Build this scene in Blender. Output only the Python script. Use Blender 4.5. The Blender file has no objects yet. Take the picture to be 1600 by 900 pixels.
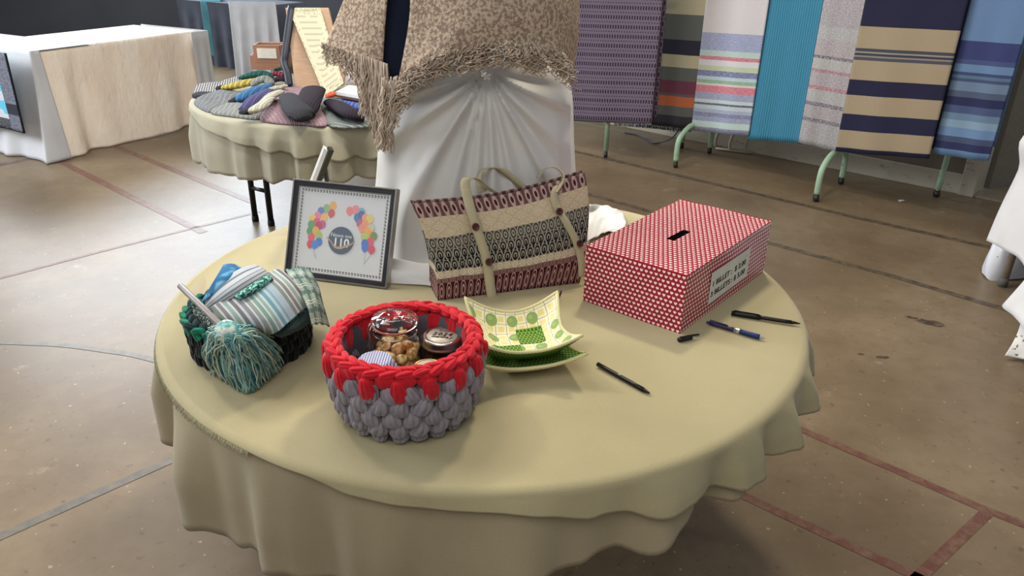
import bpy, bmesh, math, random
from math import sin, cos, pi, radians as R
from mathutils import Vector as V3, Matrix
random.seed(7)
col = bpy.context.scene.collection
scene = bpy.context.scene

# ---------------------------------------------------------------- camera
FPX, PITCH, ROLL, CAMH = 1200.0, R(25.0), R(1.0), 1.54
cam_d = bpy.data.cameras.new('camera'); cam = bpy.data.objects.new('camera', cam_d); col.objects.link(cam)
cam_d.sensor_width = 36.0; cam_d.lens = 36.0*FPX/1600.0; cam_d.clip_end = 100
cam.location = (0, 0, CAMH)
cam.rotation_euler = (Matrix.Rotation(pi/2-PITCH, 3, 'X') @ Matrix.Rotation(ROLL, 3, 'Z')).to_euler()
scene.camera = cam

# ---------------------------------------------------------------- world and lights
world = bpy.data.worlds.new('world'); scene.world = world; world.use_nodes = True
wb = world.node_tree.nodes['Background']
wb.inputs[0].default_value = (0.80, 0.84, 0.90, 1); wb.inputs[1].default_value = 0.36
def area(name, loc, target, sx, sy, power, color):
    l = bpy.data.lights.new(name, 'AREA'); l.shape = 'RECTANGLE'; l.size = sx; l.size_y = sy
    l.energy = power; l.color = color
    o = bpy.data.objects.new(name, l); col.objects.link(o); o.location = loc
    o.rotation_euler = (V3(target)-V3(loc)).to_track_quat('-Z', 'Y').to_euler()
    return o
area('window_light', (-4.6, 9.9, 2.7), (-1.6, 3.0, 0.5), 4.5, 1.8, 420, (0.86, 0.93, 1.0))
area('side_window_light', (-6.5, 3.5, 2.8), (-1.5, 3.2, 0.4), 3.0, 1.8, 330, (0.88, 0.94, 1.0))
area('ceiling_lamp_light', (0.65, 3.15, 3.3), (0.5, 2.2, 0), 0.35, 0.25, 52, (1.0, 0.90, 0.70))
area('ceiling_lamp_light', (-1.9, 2.6, 3.3), (-0.6, 1.8, 0), 0.35, 0.3, 30, (1.0, 0.94, 0.82))
area('left_fill_light', (-1.2, 3.2, 3.7), (-1.6, 3.4, 0), 2.2, 1.6, 85, (1.0, 0.97, 0.92))  # added overhead fill, brightens the cream drape and the left half
area('front_fill_light', (-.6, -.6, 3.3), (-.3, 2.0, .6), 2.6, 1.6, 42, (1.0, 0.98, 0.95))  # added soft fill from behind the camera, lifts the white sheet's front
vs = scene.view_settings
scene.display_settings.display_device = 'sRGB'
vs.view_transform = 'Standard'; vs.look = 'None'; vs.exposure = -0.08; vs.gamma = 1.0; vs.use_curve_mapping = False

# ---------------------------------------------------------------- pixel -> world helpers
def ray(u, v):
    x = (u-800)/FPX; y = -(v-450)/FPX; c, s = cos(ROLL), sin(ROLL); x, y = c*x-s*y, s*x+c*y
    return V3((x, cos(PITCH)+y*sin(PITCH), -sin(PITCH)+y*cos(PITCH)))
O = V3((0, 0, CAMH))
def at(u, v, z=0.73):
    d = ray(u, v); return O+d*((z-CAMH)/d.z)
def aty(u, v, Y):
    d = ray(u, v); return O+d*(Y/d.y)
def onplane(u, v, P, N):
    d = ray(u, v); return O+d*((P-O).dot(N)/d.dot(N))

# ---------------------------------------------------------------- object helpers
def lin(c):
    def f(x):
        x = x/255.0
        return x/12.92 if x <= 0.04045 else ((x+0.055)/1.055)**2.4
    return (f(c[0]), f(c[1]), f(c[2]), 1.0)
class MB:
    def __init__(s): s.v = []; s.f = []; s.uv = []; s.mi = []; s.cur = 0
    def add(s, vs_, fs, uvs=None):
        n = len(s.v); s.v += [tuple(p) for p in vs_]; s.f += [tuple(i+n for i in f) for f in fs]
        s.uv += list(uvs) if uvs else [(0, 0)]*len(vs_); s.mi += [s.cur]*len(fs); return s
    def box(s, c, size, rz=0, M=None):
        hx, hy, hz = size[0]/2, size[1]/2, size[2]/2
        P = [V3((x, y, z)) for x in (-hx, hx) for y in (-hy, hy) for z in (-hz, hz)]
        T = Matrix.Translation(V3(c)) @ (M.to_4x4() if M else Matrix.Rotation(rz, 4, 'Z'))
        b = min(hx, hy, hz)
        return s.add([T@p for p in P], [(0,1,3,2),(4,6,7,5),(0,4,5,1),(2,3,7,6),(0,2,6,4),(1,5,7,3)], [(p.x+hx, p.z+hz) for p in P])
    def tube(s, pts, rad, n=8, cap=True, flat=1.0, up=None):
        pts = [V3(p) for p in pts]; m = len(pts)
        rad = rad if hasattr(rad, '__len__') else [rad]*m
        vv = []; prev = None; uvs = []; L = 0
        for i, p in enumerate(pts):
            t = (pts[min(i+1, m-1)]-pts[max(i-1, 0)])
            t = t.normalized() if t.length > 1e-9 else V3((0, 0, 1))
            a = V3(up) if up else (prev if prev else (V3((0, 0, 1)) if abs(t.z) < .9 else V3((1, 0, 0))))
            a = a-t*a.dot(t)
            if a.length < 1e-6: a = t.orthogonal()
            a.normalize(); b = t.cross(a); prev = a
            if i: L += (p-pts[i-1]).length
            for k in range(n):
                g = 2*pi*k/n; vv.append(p+a*(rad[i]*sin(g)*flat)+b*(rad[i]*cos(g))); uvs.append((k/n, L))
        ff = [(i*n+k, i*n+(k+1) % n, (i+1)*n+(k+1) % n, (i+1)*n+k) for i in range(m-1) for k in range(n)]
        if cap: ff += [tuple(range(n))[::-1], tuple((m-1)*n+k for k in range(n))]
        return s.add(vv, ff, uvs)
    def lathe(s, prof, c=(0, 0, 0), n=40, cap=True, sx=1, sy=1):
        m = len(prof); vv = [(c[0]+r*cos(2*pi*k/n)*sx, c[1]+r*sin(2*pi*k/n)*sy, c[2]+z) for r, z in prof for k in range(n)]
        uvs = [(k/n, z) for r, z in prof for k in range(n)]
        ff = [(i*n+k, i*n+(k+1) % n, (i+1)*n+(k+1) % n, (i+1)*n+k) for i in range(m-1) for k in range(n)]
        if cap: ff += [tuple(range(n))[::-1], tuple((m-1)*n+k for k in range(n))]
        return s.add(vv, ff, uvs)
    def grid(s, fn, nu, nv, wrap=False):
        vv = []; uv = []; cols_ = nu if wrap else nu+1
        for j in range(nv+1):
            for i in range(cols_):
                vv.append(fn(i/nu, j/nv)); uv.append((i/nu, j/nv))
        ff = [(j*cols_+i, j*cols_+(i+1) % cols_, (j+1)*cols_+(i+1) % cols_, (j+1)*cols_+i) for j in range(nv) for i in range(nu)]
        return s.add(vv, ff, uv)
def worldloc(o):
    p = V3((0, 0, 0))
    while o: p += o.location; o = o.parent
    return p
def tag(o, label=None, cat=None, group=None, kind=None):
    if label: o['label'] = label
    if cat: o['category'] = cat
    if group: o['group'] = group
    if kind: o['kind'] = kind
    return o
def obj(name, mb, mat, parent=None, smooth=True, solid=0, bevel=0, sub=0, label=None, kind=None, local=False):
    me = bpy.data.meshes.new(name)
    if parent: off = V3((0, 0, 0)) if local else worldloc(parent)
    else:
        xs = [p[0] for p in mb.v]; ys = [p[1] for p in mb.v]; zs = [p[2] for p in mb.v]
        off = V3(((min(xs)+max(xs))/2, (min(ys)+max(ys))/2, min(zs)))
    me.from_pydata([tuple(V3(p)-off) for p in mb.v], [], mb.f)
    uvl = me.uv_layers.new(name='UVMap')
    for l in me.loops: uvl.data[l.index].uv = mb.uv[l.vertex_index]
    for m in (mat if isinstance(mat, (list, tuple)) else [mat]): me.materials.append(m)
    if isinstance(mat, (list, tuple)): me.polygons.foreach_set('material_index', mb.mi)
    me.polygons.foreach_set('use_smooth', [smooth]*len(me.polygons))
    o = bpy.data.objects.new(name, me); col.objects.link(o)
    if parent: o.parent = parent
    else: o.location = off
    if solid:
        m = o.modifiers.new('solid', 'SOLIDIFY'); m.thickness = solid; m.offset = 0
    if bevel:
        m = o.modifiers.new('bevel', 'BEVEL'); m.width = bevel; m.segments = 2; m.limit_method = 'ANGLE'
    if sub:
        m = o.modifiers.new('sub', 'SUBSURF'); m.levels = sub; m.render_levels = sub
    if label: o['label'] = label
    if kind: o['kind'] = kind
    return o
def root(name, loc, label, cat, group=None):
    o = bpy.data.objects.new(name, None); o.empty_display_size = .05; col.objects.link(o); o.location = loc
    return tag(o, label, cat, group)
def inst(name, me, M, parent, kind=None):     # a piece that shares its mesh; M is its world matrix
    o = bpy.data.objects.new(name, me); col.objects.link(o); o.parent = parent
    o.matrix_local = Matrix.Translation(-worldloc(parent)) @ M
    return o
def meshof(name, mb, mat, smooth=True):
    o = obj(name, mb, mat, None, smooth); me = o.data
    me.transform(Matrix.Translation(o.location)); bpy.data.objects.remove(o); return me
def crom(P, n=6, closed=False):
    P = [V3(p) for p in P]; m = len(P); out = []
    for i in range(m if closed else m-1):
        g = (lambda k: P[k % m]) if closed else (lambda k: P[max(0, min(m-1, k))])
        a, b, c, d = g(i-1), g(i), g(i+1), g(i+2)
        for k in range(n):
            t = k/n
            out.append(0.5*((2*b)+(c-a)*t+(2*a-5*b+4*c-d)*t*t+(3*b-a-3*c+d)*t**3))
    if not closed: out.append(P[-1])
    return out
def text_mesh(txt, size, M, name, mat, parent, thick=0.0003, bold=0.0, shear=0, space=1.0, sx=1.0):
    cu = bpy.data.curves.new(name, 'FONT'); cu.body = txt; cu.size = size; cu.align_x = 'CENTER'; cu.align_y = 'CENTER'
    cu.offset = bold; cu.extrude = thick; cu.shear = shear; cu.space_character = space; cu.resolution_u = 3
    t = bpy.data.objects.new(name, cu); col.objects.link(t)
    me = bpy.data.meshes.new_from_object(t); bpy.data.objects.remove(t); bpy.data.curves.remove(cu)
    me.transform(Matrix.Translation(-worldloc(parent)) @ M @ Matrix.Diagonal((sx, 1, 1, 1))); me.materials.clear(); me.materials.append(mat)
    o = bpy.data.objects.new(name, me); col.objects.link(o); o.parent = parent; return o

# ---------------------------------------------------------------- node expression helper
class X:
    nt = None
    def __init__(s, v): s.v = v
    @staticmethod
    def m(op, *a):
        n = X.nt.nodes.new('ShaderNodeMath'); n.operation = op
        for i, q in enumerate(a):
            q = q.v if isinstance(q, X) else q
            if isinstance(q, (int, float)): n.inputs[i].default_value = q
            else: X.nt.links.new(q, n.inputs[i])
        return X(n.outputs[0])
    def __add__(s, o): return X.m('ADD', s, o)
    __radd__ = __add__
    def __sub__(s, o): return X.m('SUBTRACT', s, o)
    def __rsub__(s, o): return X.m('SUBTRACT', o, s)
    def __mul__(s, o): return X.m('MULTIPLY', s, o)
    __rmul__ = __mul__
    def __truediv__(s, o): return X.m('DIVIDE', s, o)
    def __lt__(s, o): return X.m('LESS_THAN', s, o)
    def __gt__(s, o): return X.m('GREATER_THAN', s, o)
def fr(x): return X.m('FRACT', x)
def flo(x): return X.m('FLOOR', x)
def ab(x): return X.m('ABSOLUTE', x)
def sn(x): return X.m('SINE', x)
def sq(x): return X.m('SQRT', x)
def mx(a, b): return X.m('MAXIMUM', a, b)
def mn(a, b): return X.m('MINIMUM', a, b)
def mod(a, b): return X.m('FLOORED_MODULO', a, b)
def hsh(a, b=0): return fr(sn(a*12.9898+b*78.233)*43758.5)
def C(c): return c if isinstance(c, X) else lin(c)
def mix(f, a, b):
    n = X.nt.nodes.new('ShaderNodeMix'); n.data_type = 'RGBA'
    if isinstance(f, X): X.nt.links.new(f.v, n.inputs[0])
    else: n.inputs[0].default_value = f
    for k, q in ((6, a), (7, b)):
        q = C(q)
        if isinstance(q, X): X.nt.links.new(q.v, n.inputs[k])
        else: n.inputs[k].default_value = q
    return X(n.outputs[2])
def coords(kind='UV'):
    n = X.nt.nodes.new('ShaderNodeTexCoord'); s = X.nt.nodes.new('ShaderNodeSeparateXYZ')
    X.nt.links.new(n.outputs[kind], s.inputs[0]); return X(s.outputs[0]), X(s.outputs[1]), X(s.outputs[2])
def noise(scale, kind='Object', detail=3, sc=(1, 1, 1), rough=.5):
    n = X.nt.nodes.new('ShaderNodeTexCoord'); mp = X.nt.nodes.new('ShaderNodeMapping'); t = X.nt.nodes.new('ShaderNodeTexNoise')
    X.nt.links.new(n.outputs[kind], mp.inputs[0]); X.nt.links.new(mp.outputs[0], t.inputs[0]); mp.inputs['Scale'].default_value = sc
    t.inputs['Scale'].default_value = scale; t.inputs['Detail'].default_value = detail; t.inputs['Roughness'].default_value = rough
    return X(t.outputs[0])
def ramp(x, stops, interp='CONSTANT'):
    n = X.nt.nodes.new('ShaderNodeValToRGB'); X.nt.links.new(x.v, n.inputs[0]); r = n.color_ramp; r.interpolation = interp
    while len(r.elements) > 1: r.elements.remove(r.elements[0])
    r.elements[0].position = stops[0][0]; r.elements[0].color = lin(stops[0][1])
    for p, c in stops[1:]:
        e = r.elements.new(min(1, max(0, p))); e.color = lin(c)
    return X(n.outputs[0])
def step(x, a, b): # smooth 0..1
    n = X.nt.nodes.new('ShaderNodeMapRange'); n.interpolation_type = 'SMOOTHSTEP'
    X.nt.links.new(x.v, n.inputs[0]); n.inputs[1].default_value = a; n.inputs[2].default_value = b
    return X(n.outputs[0])
def mat(name, fn, rough=.8, metal=0, spec=.3, bump=None, sheen=0, trans=0, ior=1.45, alpha=1, sss=0):
    m = bpy.data.materials.new(name); m.use_nodes = True; nt = m.node_tree; X.nt = nt
    b = nt.nodes['Principled BSDF']; b.inputs['Roughness'].default_value = rough; b.inputs['Metallic'].default_value = metal
    b.inputs['Specular IOR Level'].default_value = spec; b.inputs['IOR'].default_value = ior
    b.inputs['Transmission Weight'].default_value = trans; b.inputs['Sheen Weight'].default_value = sheen
    b.inputs['Alpha'].default_value = alpha
    c = fn() if callable(fn) else fn
    h = None
    if isinstance(c, tuple) and len(c) == 2: c, h = c
    c = C(c)
    if isinstance(c, X): nt.links.new(c.v, b.inputs['Base Color'])
    else: b.inputs['Base Color'].default_value = c
    if bump:
        h = h or (bump[2]() if len(bump) > 2 else None)
        bp = nt.nodes.new('ShaderNodeBump'); bp.inputs['Strength'].default_value = bump[0]; bp.inputs['Distance'].default_value = bump[1]
        nt.links.new(h.v, bp.inputs['Height']); nt.links.new(bp.outputs[0], b.inputs['Normal'])
    return m
def scale_c(c, k): return tuple(min(255, x*k) for x in c)
def fabric(name, c, weave=900, var=.10, big=6, bump=.25, rough=.9, sheen=.15):
    def fn():
        a = noise(big, detail=4); w = noise(weave, detail=2)
        cc = mix(step(a, .3, .7), scale_c(c, 1-var), scale_c(c, 1+var*.6))
        return mix(w*.5, cc, scale_c(c, .72)), w
    return mat(name, fn, rough, spec=.15, sheen=sheen, bump=(bump, .0015))
def plain(name, c, rough=.6, metal=0, spec=.4, var=.08, sc=30):
    return mat(name, lambda: mix(noise(sc), scale_c(c, 1-var), scale_c(c, 1+var)), rough, metal, spec)

# ================================================================= SETTING
def floor_col():
    a = noise(1.1, detail=6, rough=.6); b = noise(14, detail=6, rough=.7); c = noise(60, detail=3)
    base = mix(step(a, .3, .7), (104, 87, 66), (134, 116, 92))
    base = mix(step(b, .42, .75)*.45, base, (104, 82, 60))
    base = mix(step(noise(5, detail=8, rough=.7), .60, .72)*.35, base, (176, 162, 140))
    st = step(noise(2.3, detail=3, sc=(1, .8, 1)), .70, .76)
    base = mix(st*.5, base, (66, 52, 42))
    flecks = step(noise(34, detail=1, sc=(1, 1, 1)), .70, .73)
    base = mix(flecks*.45, base, (78, 62, 46))
    base = mix(step(noise(43, detail=1, sc=(1.3, 1, 1)), .73, .76)*.4, base, (192, 178, 152))
    return base, b*.6+c*.2
M_floor = mat('worn_floor', floor_col, rough=.38, spec=.45, bump=(.12, .004))
fl = MB(); fl.grid(lambda u, v: (-9+15*u, -1.5+12.2*v, 0), 4, 4)
floor = obj('floor', fl, M_floor, smooth=False, kind='structure')
def line_mat(name, c):
    return mat(name, lambda: mix(step(noise(22, detail=6, rough=.75), .35, .72)*.55, c, (140, 122, 98)), rough=.4, spec=.4)
M_lgrey = line_mat('grey_line_paint', (94, 92, 88)); M_lred = line_mat('maroon_line_paint', (104, 62, 54)); M_ldark = line_mat('dark_line_paint', (68, 60, 50)); M_lgreen = line_mat('green_line_paint', (96, 132, 96))
def painted(pxs, w, m, ext0=0, ext1=0, curved=False, lab=None):
    P = [at(u, v, 0) for u, v in pxs]
    P[0] = P[0]+(P[0]-P[1]).normalized()*ext0; P[-1] = P[-1]+(P[-1]-P[-2]).normalized()*ext1
    if curved: P = crom(P, 8)
    mb = MB(); vv = []
    for i, p in enumerate(P):
        t = (P[min(i+1, len(P)-1)]-P[max(0, i-1)]).normalized(); n = V3((-t.y, t.x, 0))*w/2
        vv += [p+n+V3((0, 0, .0012)), p-n+V3((0, 0, .0012))]
    mb.add(vv, [(2*i, 2*i+1, 2*i+3, 2*i+2) for i in range(len(P)-1)])
    return obj('painted_line', mb, m, floor, smooth=False, label=lab)
painted([(-60, 533), (0, 535), (92, 539), (164, 548), (238, 562), (330, 590)], .030, M_lgrey, 0, .3, True, 'curved grey painted court line')
painted([(46, 818), (250, 727)], .034, M_lgrey, .5, .6, lab='straight grey painted court line')
painted([(0, 435), (142, 397), (277, 363)], .028, M_lred, .8, .5, True)
painted([(85, 248), (277, 343)], .05, M_lred, .3, .3)
painted([(174, 226), (341, 294)], .05, M_lred, .3, .4)
painted([(100, 238), (292, 205)], .04, M_lgrey, 1.2, .6)
painted([(0, 258), (85, 241)], .04, M_lred, .6, .2)
painted([(904, 238), (1080, 279), (1338, 340), (1563, 390)], .05, M_ldark, .5, .8)
painted([(918, 303), (1015, 330), (1199, 379), (1389, 430), (1589, 489)], .045, M_ldark, .4, .8)
painted([(1251, 671), (1402, 736), (1531, 793), (1600, 820)], .034, M_lred, .3, .6)
painted([(1544, 799), (1524, 818)], .034, M_lred, 0, .5)
painted([(1128, 759), (1254, 818)], .034, M_lred, .2, .5)
painted([(880, 186), (1000, 212)], .03, M_lgreen, .3, .1)

M_stain = line_mat('dark_floor_stain', (58, 44, 36))
rs = random.Random(3)
for u, v, a_, b_, g in ((1454, 504, .060, .032, -.4), (1380, 558, .028, .010, 0), (1345, 553, .014, .008, 0), (1425, 496, .03, .010, -.4)):
    c_ = at(u, v, .0011); mb = MB(); vv = [c_]
    for k in range(20):
        t_ = 2*pi*k/20; q_ = rs.uniform(.7, 1.15); vv.append(c_+Matrix.Rotation(g, 3, 'Z') @ V3((a_*cos(t_)*q_, b_*sin(t_)*q_, 0)))
    mb.add(vv, [(0, 1+k, 1+(k+1) % 20) for k in range(20)]); obj('stain', mb, M_stain, floor, smooth=False)
M_wall = mat('painted_wall', lambda: mix(noise(3, detail=5), (112, 100, 88), (134, 122, 108)), .7, bump=(.1, .01, lambda: noise(20)))
M_base = mat('scuffed_cream_trim', lambda: mix(step(noise(9, detail=6, rough=.8, sc=(1, 1, 3)), .55, .7), (186, 178, 160), (120, 104, 86)), .5)
M_grey_paint = plain('grey_door_paint', (128, 122, 110), .5)
W0, W1 = at(1071, 218, 0), at(1497, 303, 0); wd = (W1-W0).normalized(); wn = V3((wd.y, -wd.x, 0))
if wn.y < 0: wn = -wn     # into the wall, away from the camera
def wallbox(p, q, z0, z1, d0, d1):
    a, b = p+wn*d0, q+wn*d0; c, d = q+wn*d1, p+wn*d1
    mb = MB(); L = (q-p).length
    mb.add([(t.x, t.y, z) for z in (z0, z1) for t in (a, b, c, d)], [(3,2,1,0),(4,5,6,7),(0,1,5,4),(1,2,6,5),(2,3,7,6),(3,0,4,7)])
    return mb
Ws = W0-wd*2.6
obj('wall_right', wallbox(Ws, W1, 0, 3.2, .03, .18), M_wall, smooth=False, kind='structure')
obj('baseboard_right', wallbox(Ws, W1, 0, .13, 0, .03), M_base, smooth=False, bevel=.004, kind='structure')
tr = wallbox(W1, W1+wd*.09, 0, 2.2, -.02, .16)
obj('trim_1', tr, M_base, smooth=False, bevel=.004, kind='structure', label='cream door post beside the blue striped rug')
thr = MB(); A_ = W1+wd*.09; thr.box((A_+wd*.9+wn*.55)+V3((0, 0, .006)), (2.2, 1.1, .012), math.atan2(wd.y, wd.x))
obj('trim_2', thr, plain('doorway_floor', (150, 136, 114), .5), smooth=False, kind='structure', label='pale doorway sill')
D0 = at(1540, 296, 0); dd = (wn*.86+wd*.50).normalized()
door = root('door_1', D0, 'grey door standing open beyond the striped rugs', 'door'); door['kind'] = 'structure'
del door['category']
dm = MB(); cdoor = D0+dd*.43+V3((0, 0, 1.03)); dm.box(cdoor, (.86, .045, 2.04), math.atan2(dd.y, dd.x)); obj('door_panel', dm, M_grey_paint, door, smooth=False, bevel=.003)
dm = MB(); dm.tube([D0+dd*.78+wd*0+V3((0, -.03, 1.0)), D0+dd*.78+V3((0, -.09, 1.0))], .012); obj('door_handle', dm, plain('brushed_metal', (150, 150, 150), .3, 1), door)
wbk = MB(); wbk.box((-2.2, 10.75, 1.6), (13.6, .1, 3.2)); obj('wall_back', wbk, mat('grey_blue_wall', lambda: mix(noise(2), (82, 84, 92), (98, 100, 106)), .8), smooth=False, kind='structure')

# ================================================================= ROUND TABLES AND CLOTHS
TZ = 0.73
M_cloth = fabric('olive_tablecloth', (180, 168, 130), weave=650, var=.05, big=3, bump=.3)
M_cloth2 = fabric('olive_tablecloth_lower', (172, 158, 126), weave=650, var=.06, big=3, bump=.3)
M_clothb = fabric('grey_olive_tablecloth', (178, 172, 150), weave=650, var=.05, big=3, bump=.3)
M_top = plain('table_top_plastic', (196, 192, 182), .4)
M_black = plain('black_powder_metal', (34, 34, 36), .4)
M_glove = plain('dark_rubber', (22, 22, 22), .7)
def folds(seed, n, sharp=1.0):
    rnd = random.Random(seed); ph = [rnd.uniform(0, 6.28) for _ in range(6)]
    def F(t):
        w = t+.10*sin(2*t+ph[0])+.06*sin(5*t+ph[1])
        s = sin(n*w+ph[2]); a = .65+.35*sin(3*t+ph[3])
        return a*(math.copysign(abs(s)**.8, s)+.3*sin(2.3*n*w+ph[4]))
    return F
def round_cloth(name, c, Rt, z0, T, F, mat_, ampk=.03, r_out=.012, label='', seed=1, wr=.0020, group=None, N=420):
    rnd = random.Random(seed); cx, cy = c; mb = MB(); rings = []
    px = [(rnd.uniform(0, 6.28), rnd.uniform(2, 9), rnd.uniform(0, 6.28)) for _ in range(7)]
    topn, dropn = 22, 16; rings = topn+dropn; er = .014
    def P(u, v):
        th = u*2*pi; tot = T(th); q = v*rings
        if q <= topn: s = min(Rt-.02, tot)*(q/topn)
        else: s = min(Rt-.02, tot)+(q-topn)/dropn*max(.0008, tot-min(Rt-.02, tot))
        if s <= Rt-.02:
            w = sum(sin(k*s*cos(th-d)*2.4+p) for d, k, p in px)*wr*(.3+.7*(s/Rt)**2)
            return (cx+s*cos(th), cy+s*sin(th), z0+max(-.0005, w*.35))
        e = s-(Rt-.02); q = er*1.57
        if e < q: g = e/er; r = Rt-.02+er*sin(g)+.004*g; z = z0-er*(1-cos(g))
        else:
            h = e-q; a = ampk*min(1, h/.15)**.75; r = Rt-.02+er+.006+r_out*min(1, h/.05)+a*(F(th)+.42); z = z0-er-h*.985
            z -= .006*F(th*1.7+1)*min(1, h/.1)
        return (cx+r*cos(th), cy+r*sin(th), z)
    mb.grid(P, N, rings, wrap=True)
    o = obj(name, mb, mat_, solid=.0016); o.location.z = o.location.z
    return o, P
def fold_table(c, rz, label, cat='table', narrow=False):
    t = root('folding_table', (c[0], c[1], 0), label, cat)
    m = MB(); m.lathe([(.68, TZ-.045), (.722, TZ-.042), (.728, TZ-.028), (.724, TZ-.016), (.712, TZ-.010)], (c[0], c[1], 0), 96); obj('tabletop', m, M_top, t)
    ca, sa = cos(rz), sin(rz)
    def L(x, y, z): return (c[0]+x*ca-y*sa, c[1]+x*sa+y*ca, z)
    for sx in (-1, 1):
        for sy in (-1, 1):
            lx, ly = (sx*.495-.055*sy, sy*.033-.02) if narrow else (sx*.44, sy*.30)
            m = MB(); m.tube([L(lx, ly, TZ-.045), L(lx, ly, .35), L(lx, ly, .02)], .016, 10); lg = obj('leg', m, M_black, t)
            m = MB(); m.lathe([(.018, 0), (.020, .006), (.018, .035)], L(lx, ly, 0), 12); obj('rubber_foot', m, M_glove, lg)
        if narrow:
            m = MB(); m.tube([L(sx*.30, .06, TZ-.05), L(sx*.44, -.04, .34)], .012, 8); obj('brace', m, M_black, t)
            m = MB(); m.tube([L(sx*.44, -.053, .20), L(sx*.55, .013, .20)], .012, 8); obj('crossbar', m, M_black, t); continue
        m = MB(); m.tube([L(sx*.43, -.30, .22), L(sx*.43, .30, .22)], .010, 8); obj('crossbar', m, M_black, t)
        m = MB(); m.tube([L(sx*.12, 0, TZ-.05), L(sx*.43, .0, .40)], .009, 8); obj('brace', m, M_black, t)
        m = MB(); m.tube([L(sx*.43, -.30, .40), L(sx*.43, .30, .40)], .010, 8); obj('crossbar', m, M_black, t)
    return t
MC = (-.062, 1.722); TR = .745
fold_table(MC, .55, 'round folding table with black legs under the raffle display cloths')
F1 = folds(3, 21)
o_, _ = round_cloth('tablecloth', MC, TR, TZ-.002, lambda t: TR+.165-.12*cos(t)-.03*sin(t), F1, M_cloth2, ampk=.034, r_out=.0)
tag(o_, 'longer olive tablecloth hanging in deep folds under the frayed top cloth', 'tablecloth')
DT = [(0, .15), (20, .10), (60, .06), (110, .05), (140, .035), (150, .030), (165, .004), (186, .002), (212, .003), (237, .001), (248, .004), (256, .018), (264, .024), (274, .026), (286, .055), (300, .080), (315, .095), (335, .095), (352, .13), (360, .135)]
def Tov(t):
    g = math.degrees(t) % 360
    for (a0, d0), (a1, d1) in zip(DT, DT[1:]):
        if g <= a1: k = (g-a0)/(a1-a0); k = k*k*(3-2*k); return TR+.008+d0+(d1-d0)*k
    return TR+.15
ov, Pov = round_cloth('tablecloth', MC, TR+.012, TZ, Tov, F1, M_cloth, ampk=.034, r_out=.008, seed=4)
tag(ov, 'olive top tablecloth with frayed edge, spread on the near round table', 'tablecloth')
M_fray = fabric('frayed_thread', (206, 198, 158), weave=400)
fm = MB(); rnd = random.Random(5)
for i in range(950):
    u = .42+.245*i/950+rnd.uniform(-.0004, .0004); p = V3(Pov(u % 1, 1)); q = V3(Pov(u % 1, .97)); d = (p-q).normalized()
    L = rnd.uniform(.006, .013); tt = V3((-sin(u*6.283), cos(u*6.283), 0))*rnd.uniform(-.003, .003)
    fm.tube([p-d*.002, p+d*L*.5+V3((0, 0, .001))+tt*.5, p+d*L+tt-V3((0, 0, .001))], [.0007, .0006, .0004], 3)
obj('frayed_edge', fm, M_fray, ov, kind='stuff')

BC = (-.93, 4.14)
fold_table(BC, 0, 'round folding table with black legs carrying the knitted goods', narrow=True)
F2 = folds(9, 23)
o_, _ = round_cloth('tablecloth', BC, TR, TZ-.002, lambda t: TR+.25-.03*cos(t)+.01*sin(t), F2, M_clothb, ampk=.036, r_out=.0, N=300, seed=3)
tag(o_, 'olive under tablecloth hanging in pleats on the knitwear table', 'tablecloth')
o_, _ = round_cloth('tablecloth', BC, TR+.012, TZ, lambda t: TR+.012+.13*max(0, cos(t-5.15))+.004*sin(4*t), F2, M_clothb, ampk=.036, r_out=.008, N=300, seed=6)
tag(o_, 'shorter olive tablecloth covering the top of the knitwear table', 'tablecloth')

# ================================================================= RAFFLE BOX
def heart_mat(name, red, white, cell=.0122):
    def fn():
        u, v, _ = coords('UV')
        r = flo(v/cell*1.12); x = fr(u/cell+r*.5)-.5; y = (fr(v/cell*1.12)-.5)
        x = x*2.55; y = y*2.55+.12
        h = x*x+(y*1.15-sq(ab(x))*.62)*(y*1.15-sq(ab(x))*.62)
        return mix(step(h, .74, .60), red, white)
    return mat(name, fn, rough=.32, spec=.5)
M_heart = heart_mat('heart_wrapping_paper', (158, 20, 46), (244, 226, 222))
b0, b1, b2 = at(908, 472), at(1062, 523), at(1192, 425); ex = (b0-b1); Wd = .26; Ln = .46; Ht = .144
ey = (b2-b1).normalized(); ex = V3((-ey.y, ey.x, 0)); ex = ex if ex.dot(b0-b1) > 0 else -ex
rb = root('raffle_box', b1+ex*Wd/2+ey*Ln/2, 'red gift-wrapped ballot box with white hearts and a price label', 'box')
def Bp(a, b, h): return b1+ex*(a*Wd)+ey*(b*Ln)+V3((0, 0, h))
bm_ = MB(); dz = .012
def face(P, w, h, nu=12, nv=8, bul=.0012, hole=None):
    # P: function (s,t)->world
    vv = []; uv = []; ff = []
    us = [i/nu for i in range(nu+1)]; vs2 = [j/nv for j in range(nv+1)]
    if hole:
        us = sorted(set(us+[hole[0], hole[1]])); vs2 = sorted(set(vs2+[hole[2], hole[3]]))
        us = [x for x in us if not (hole[0] < x < hole[1])]; vs2 = [x for x in vs2 if not (hole[2] < x < hole[3])]
    for t in vs2:
        for s in us: vv.append(P(s, t)); uv.append((s*w, t*h))
    k = len(us)
    for j in range(len(vs2)-1):
        for i in range(k-1):
            if hole and us[i] >= hole[0]-1e-6 and us[i+1] <= hole[1]+1e-6 and vs2[j] >= hole[2]-1e-6 and vs2[j+1] <= hole[3]+1e-6: continue
            ff.append((j*k+i, j*k+i+1, (j+1)*k+i+1, (j+1)*k+i))
    bm_.add(vv, ff, uv)
hole = (.43, .60, .475, .515)
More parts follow.
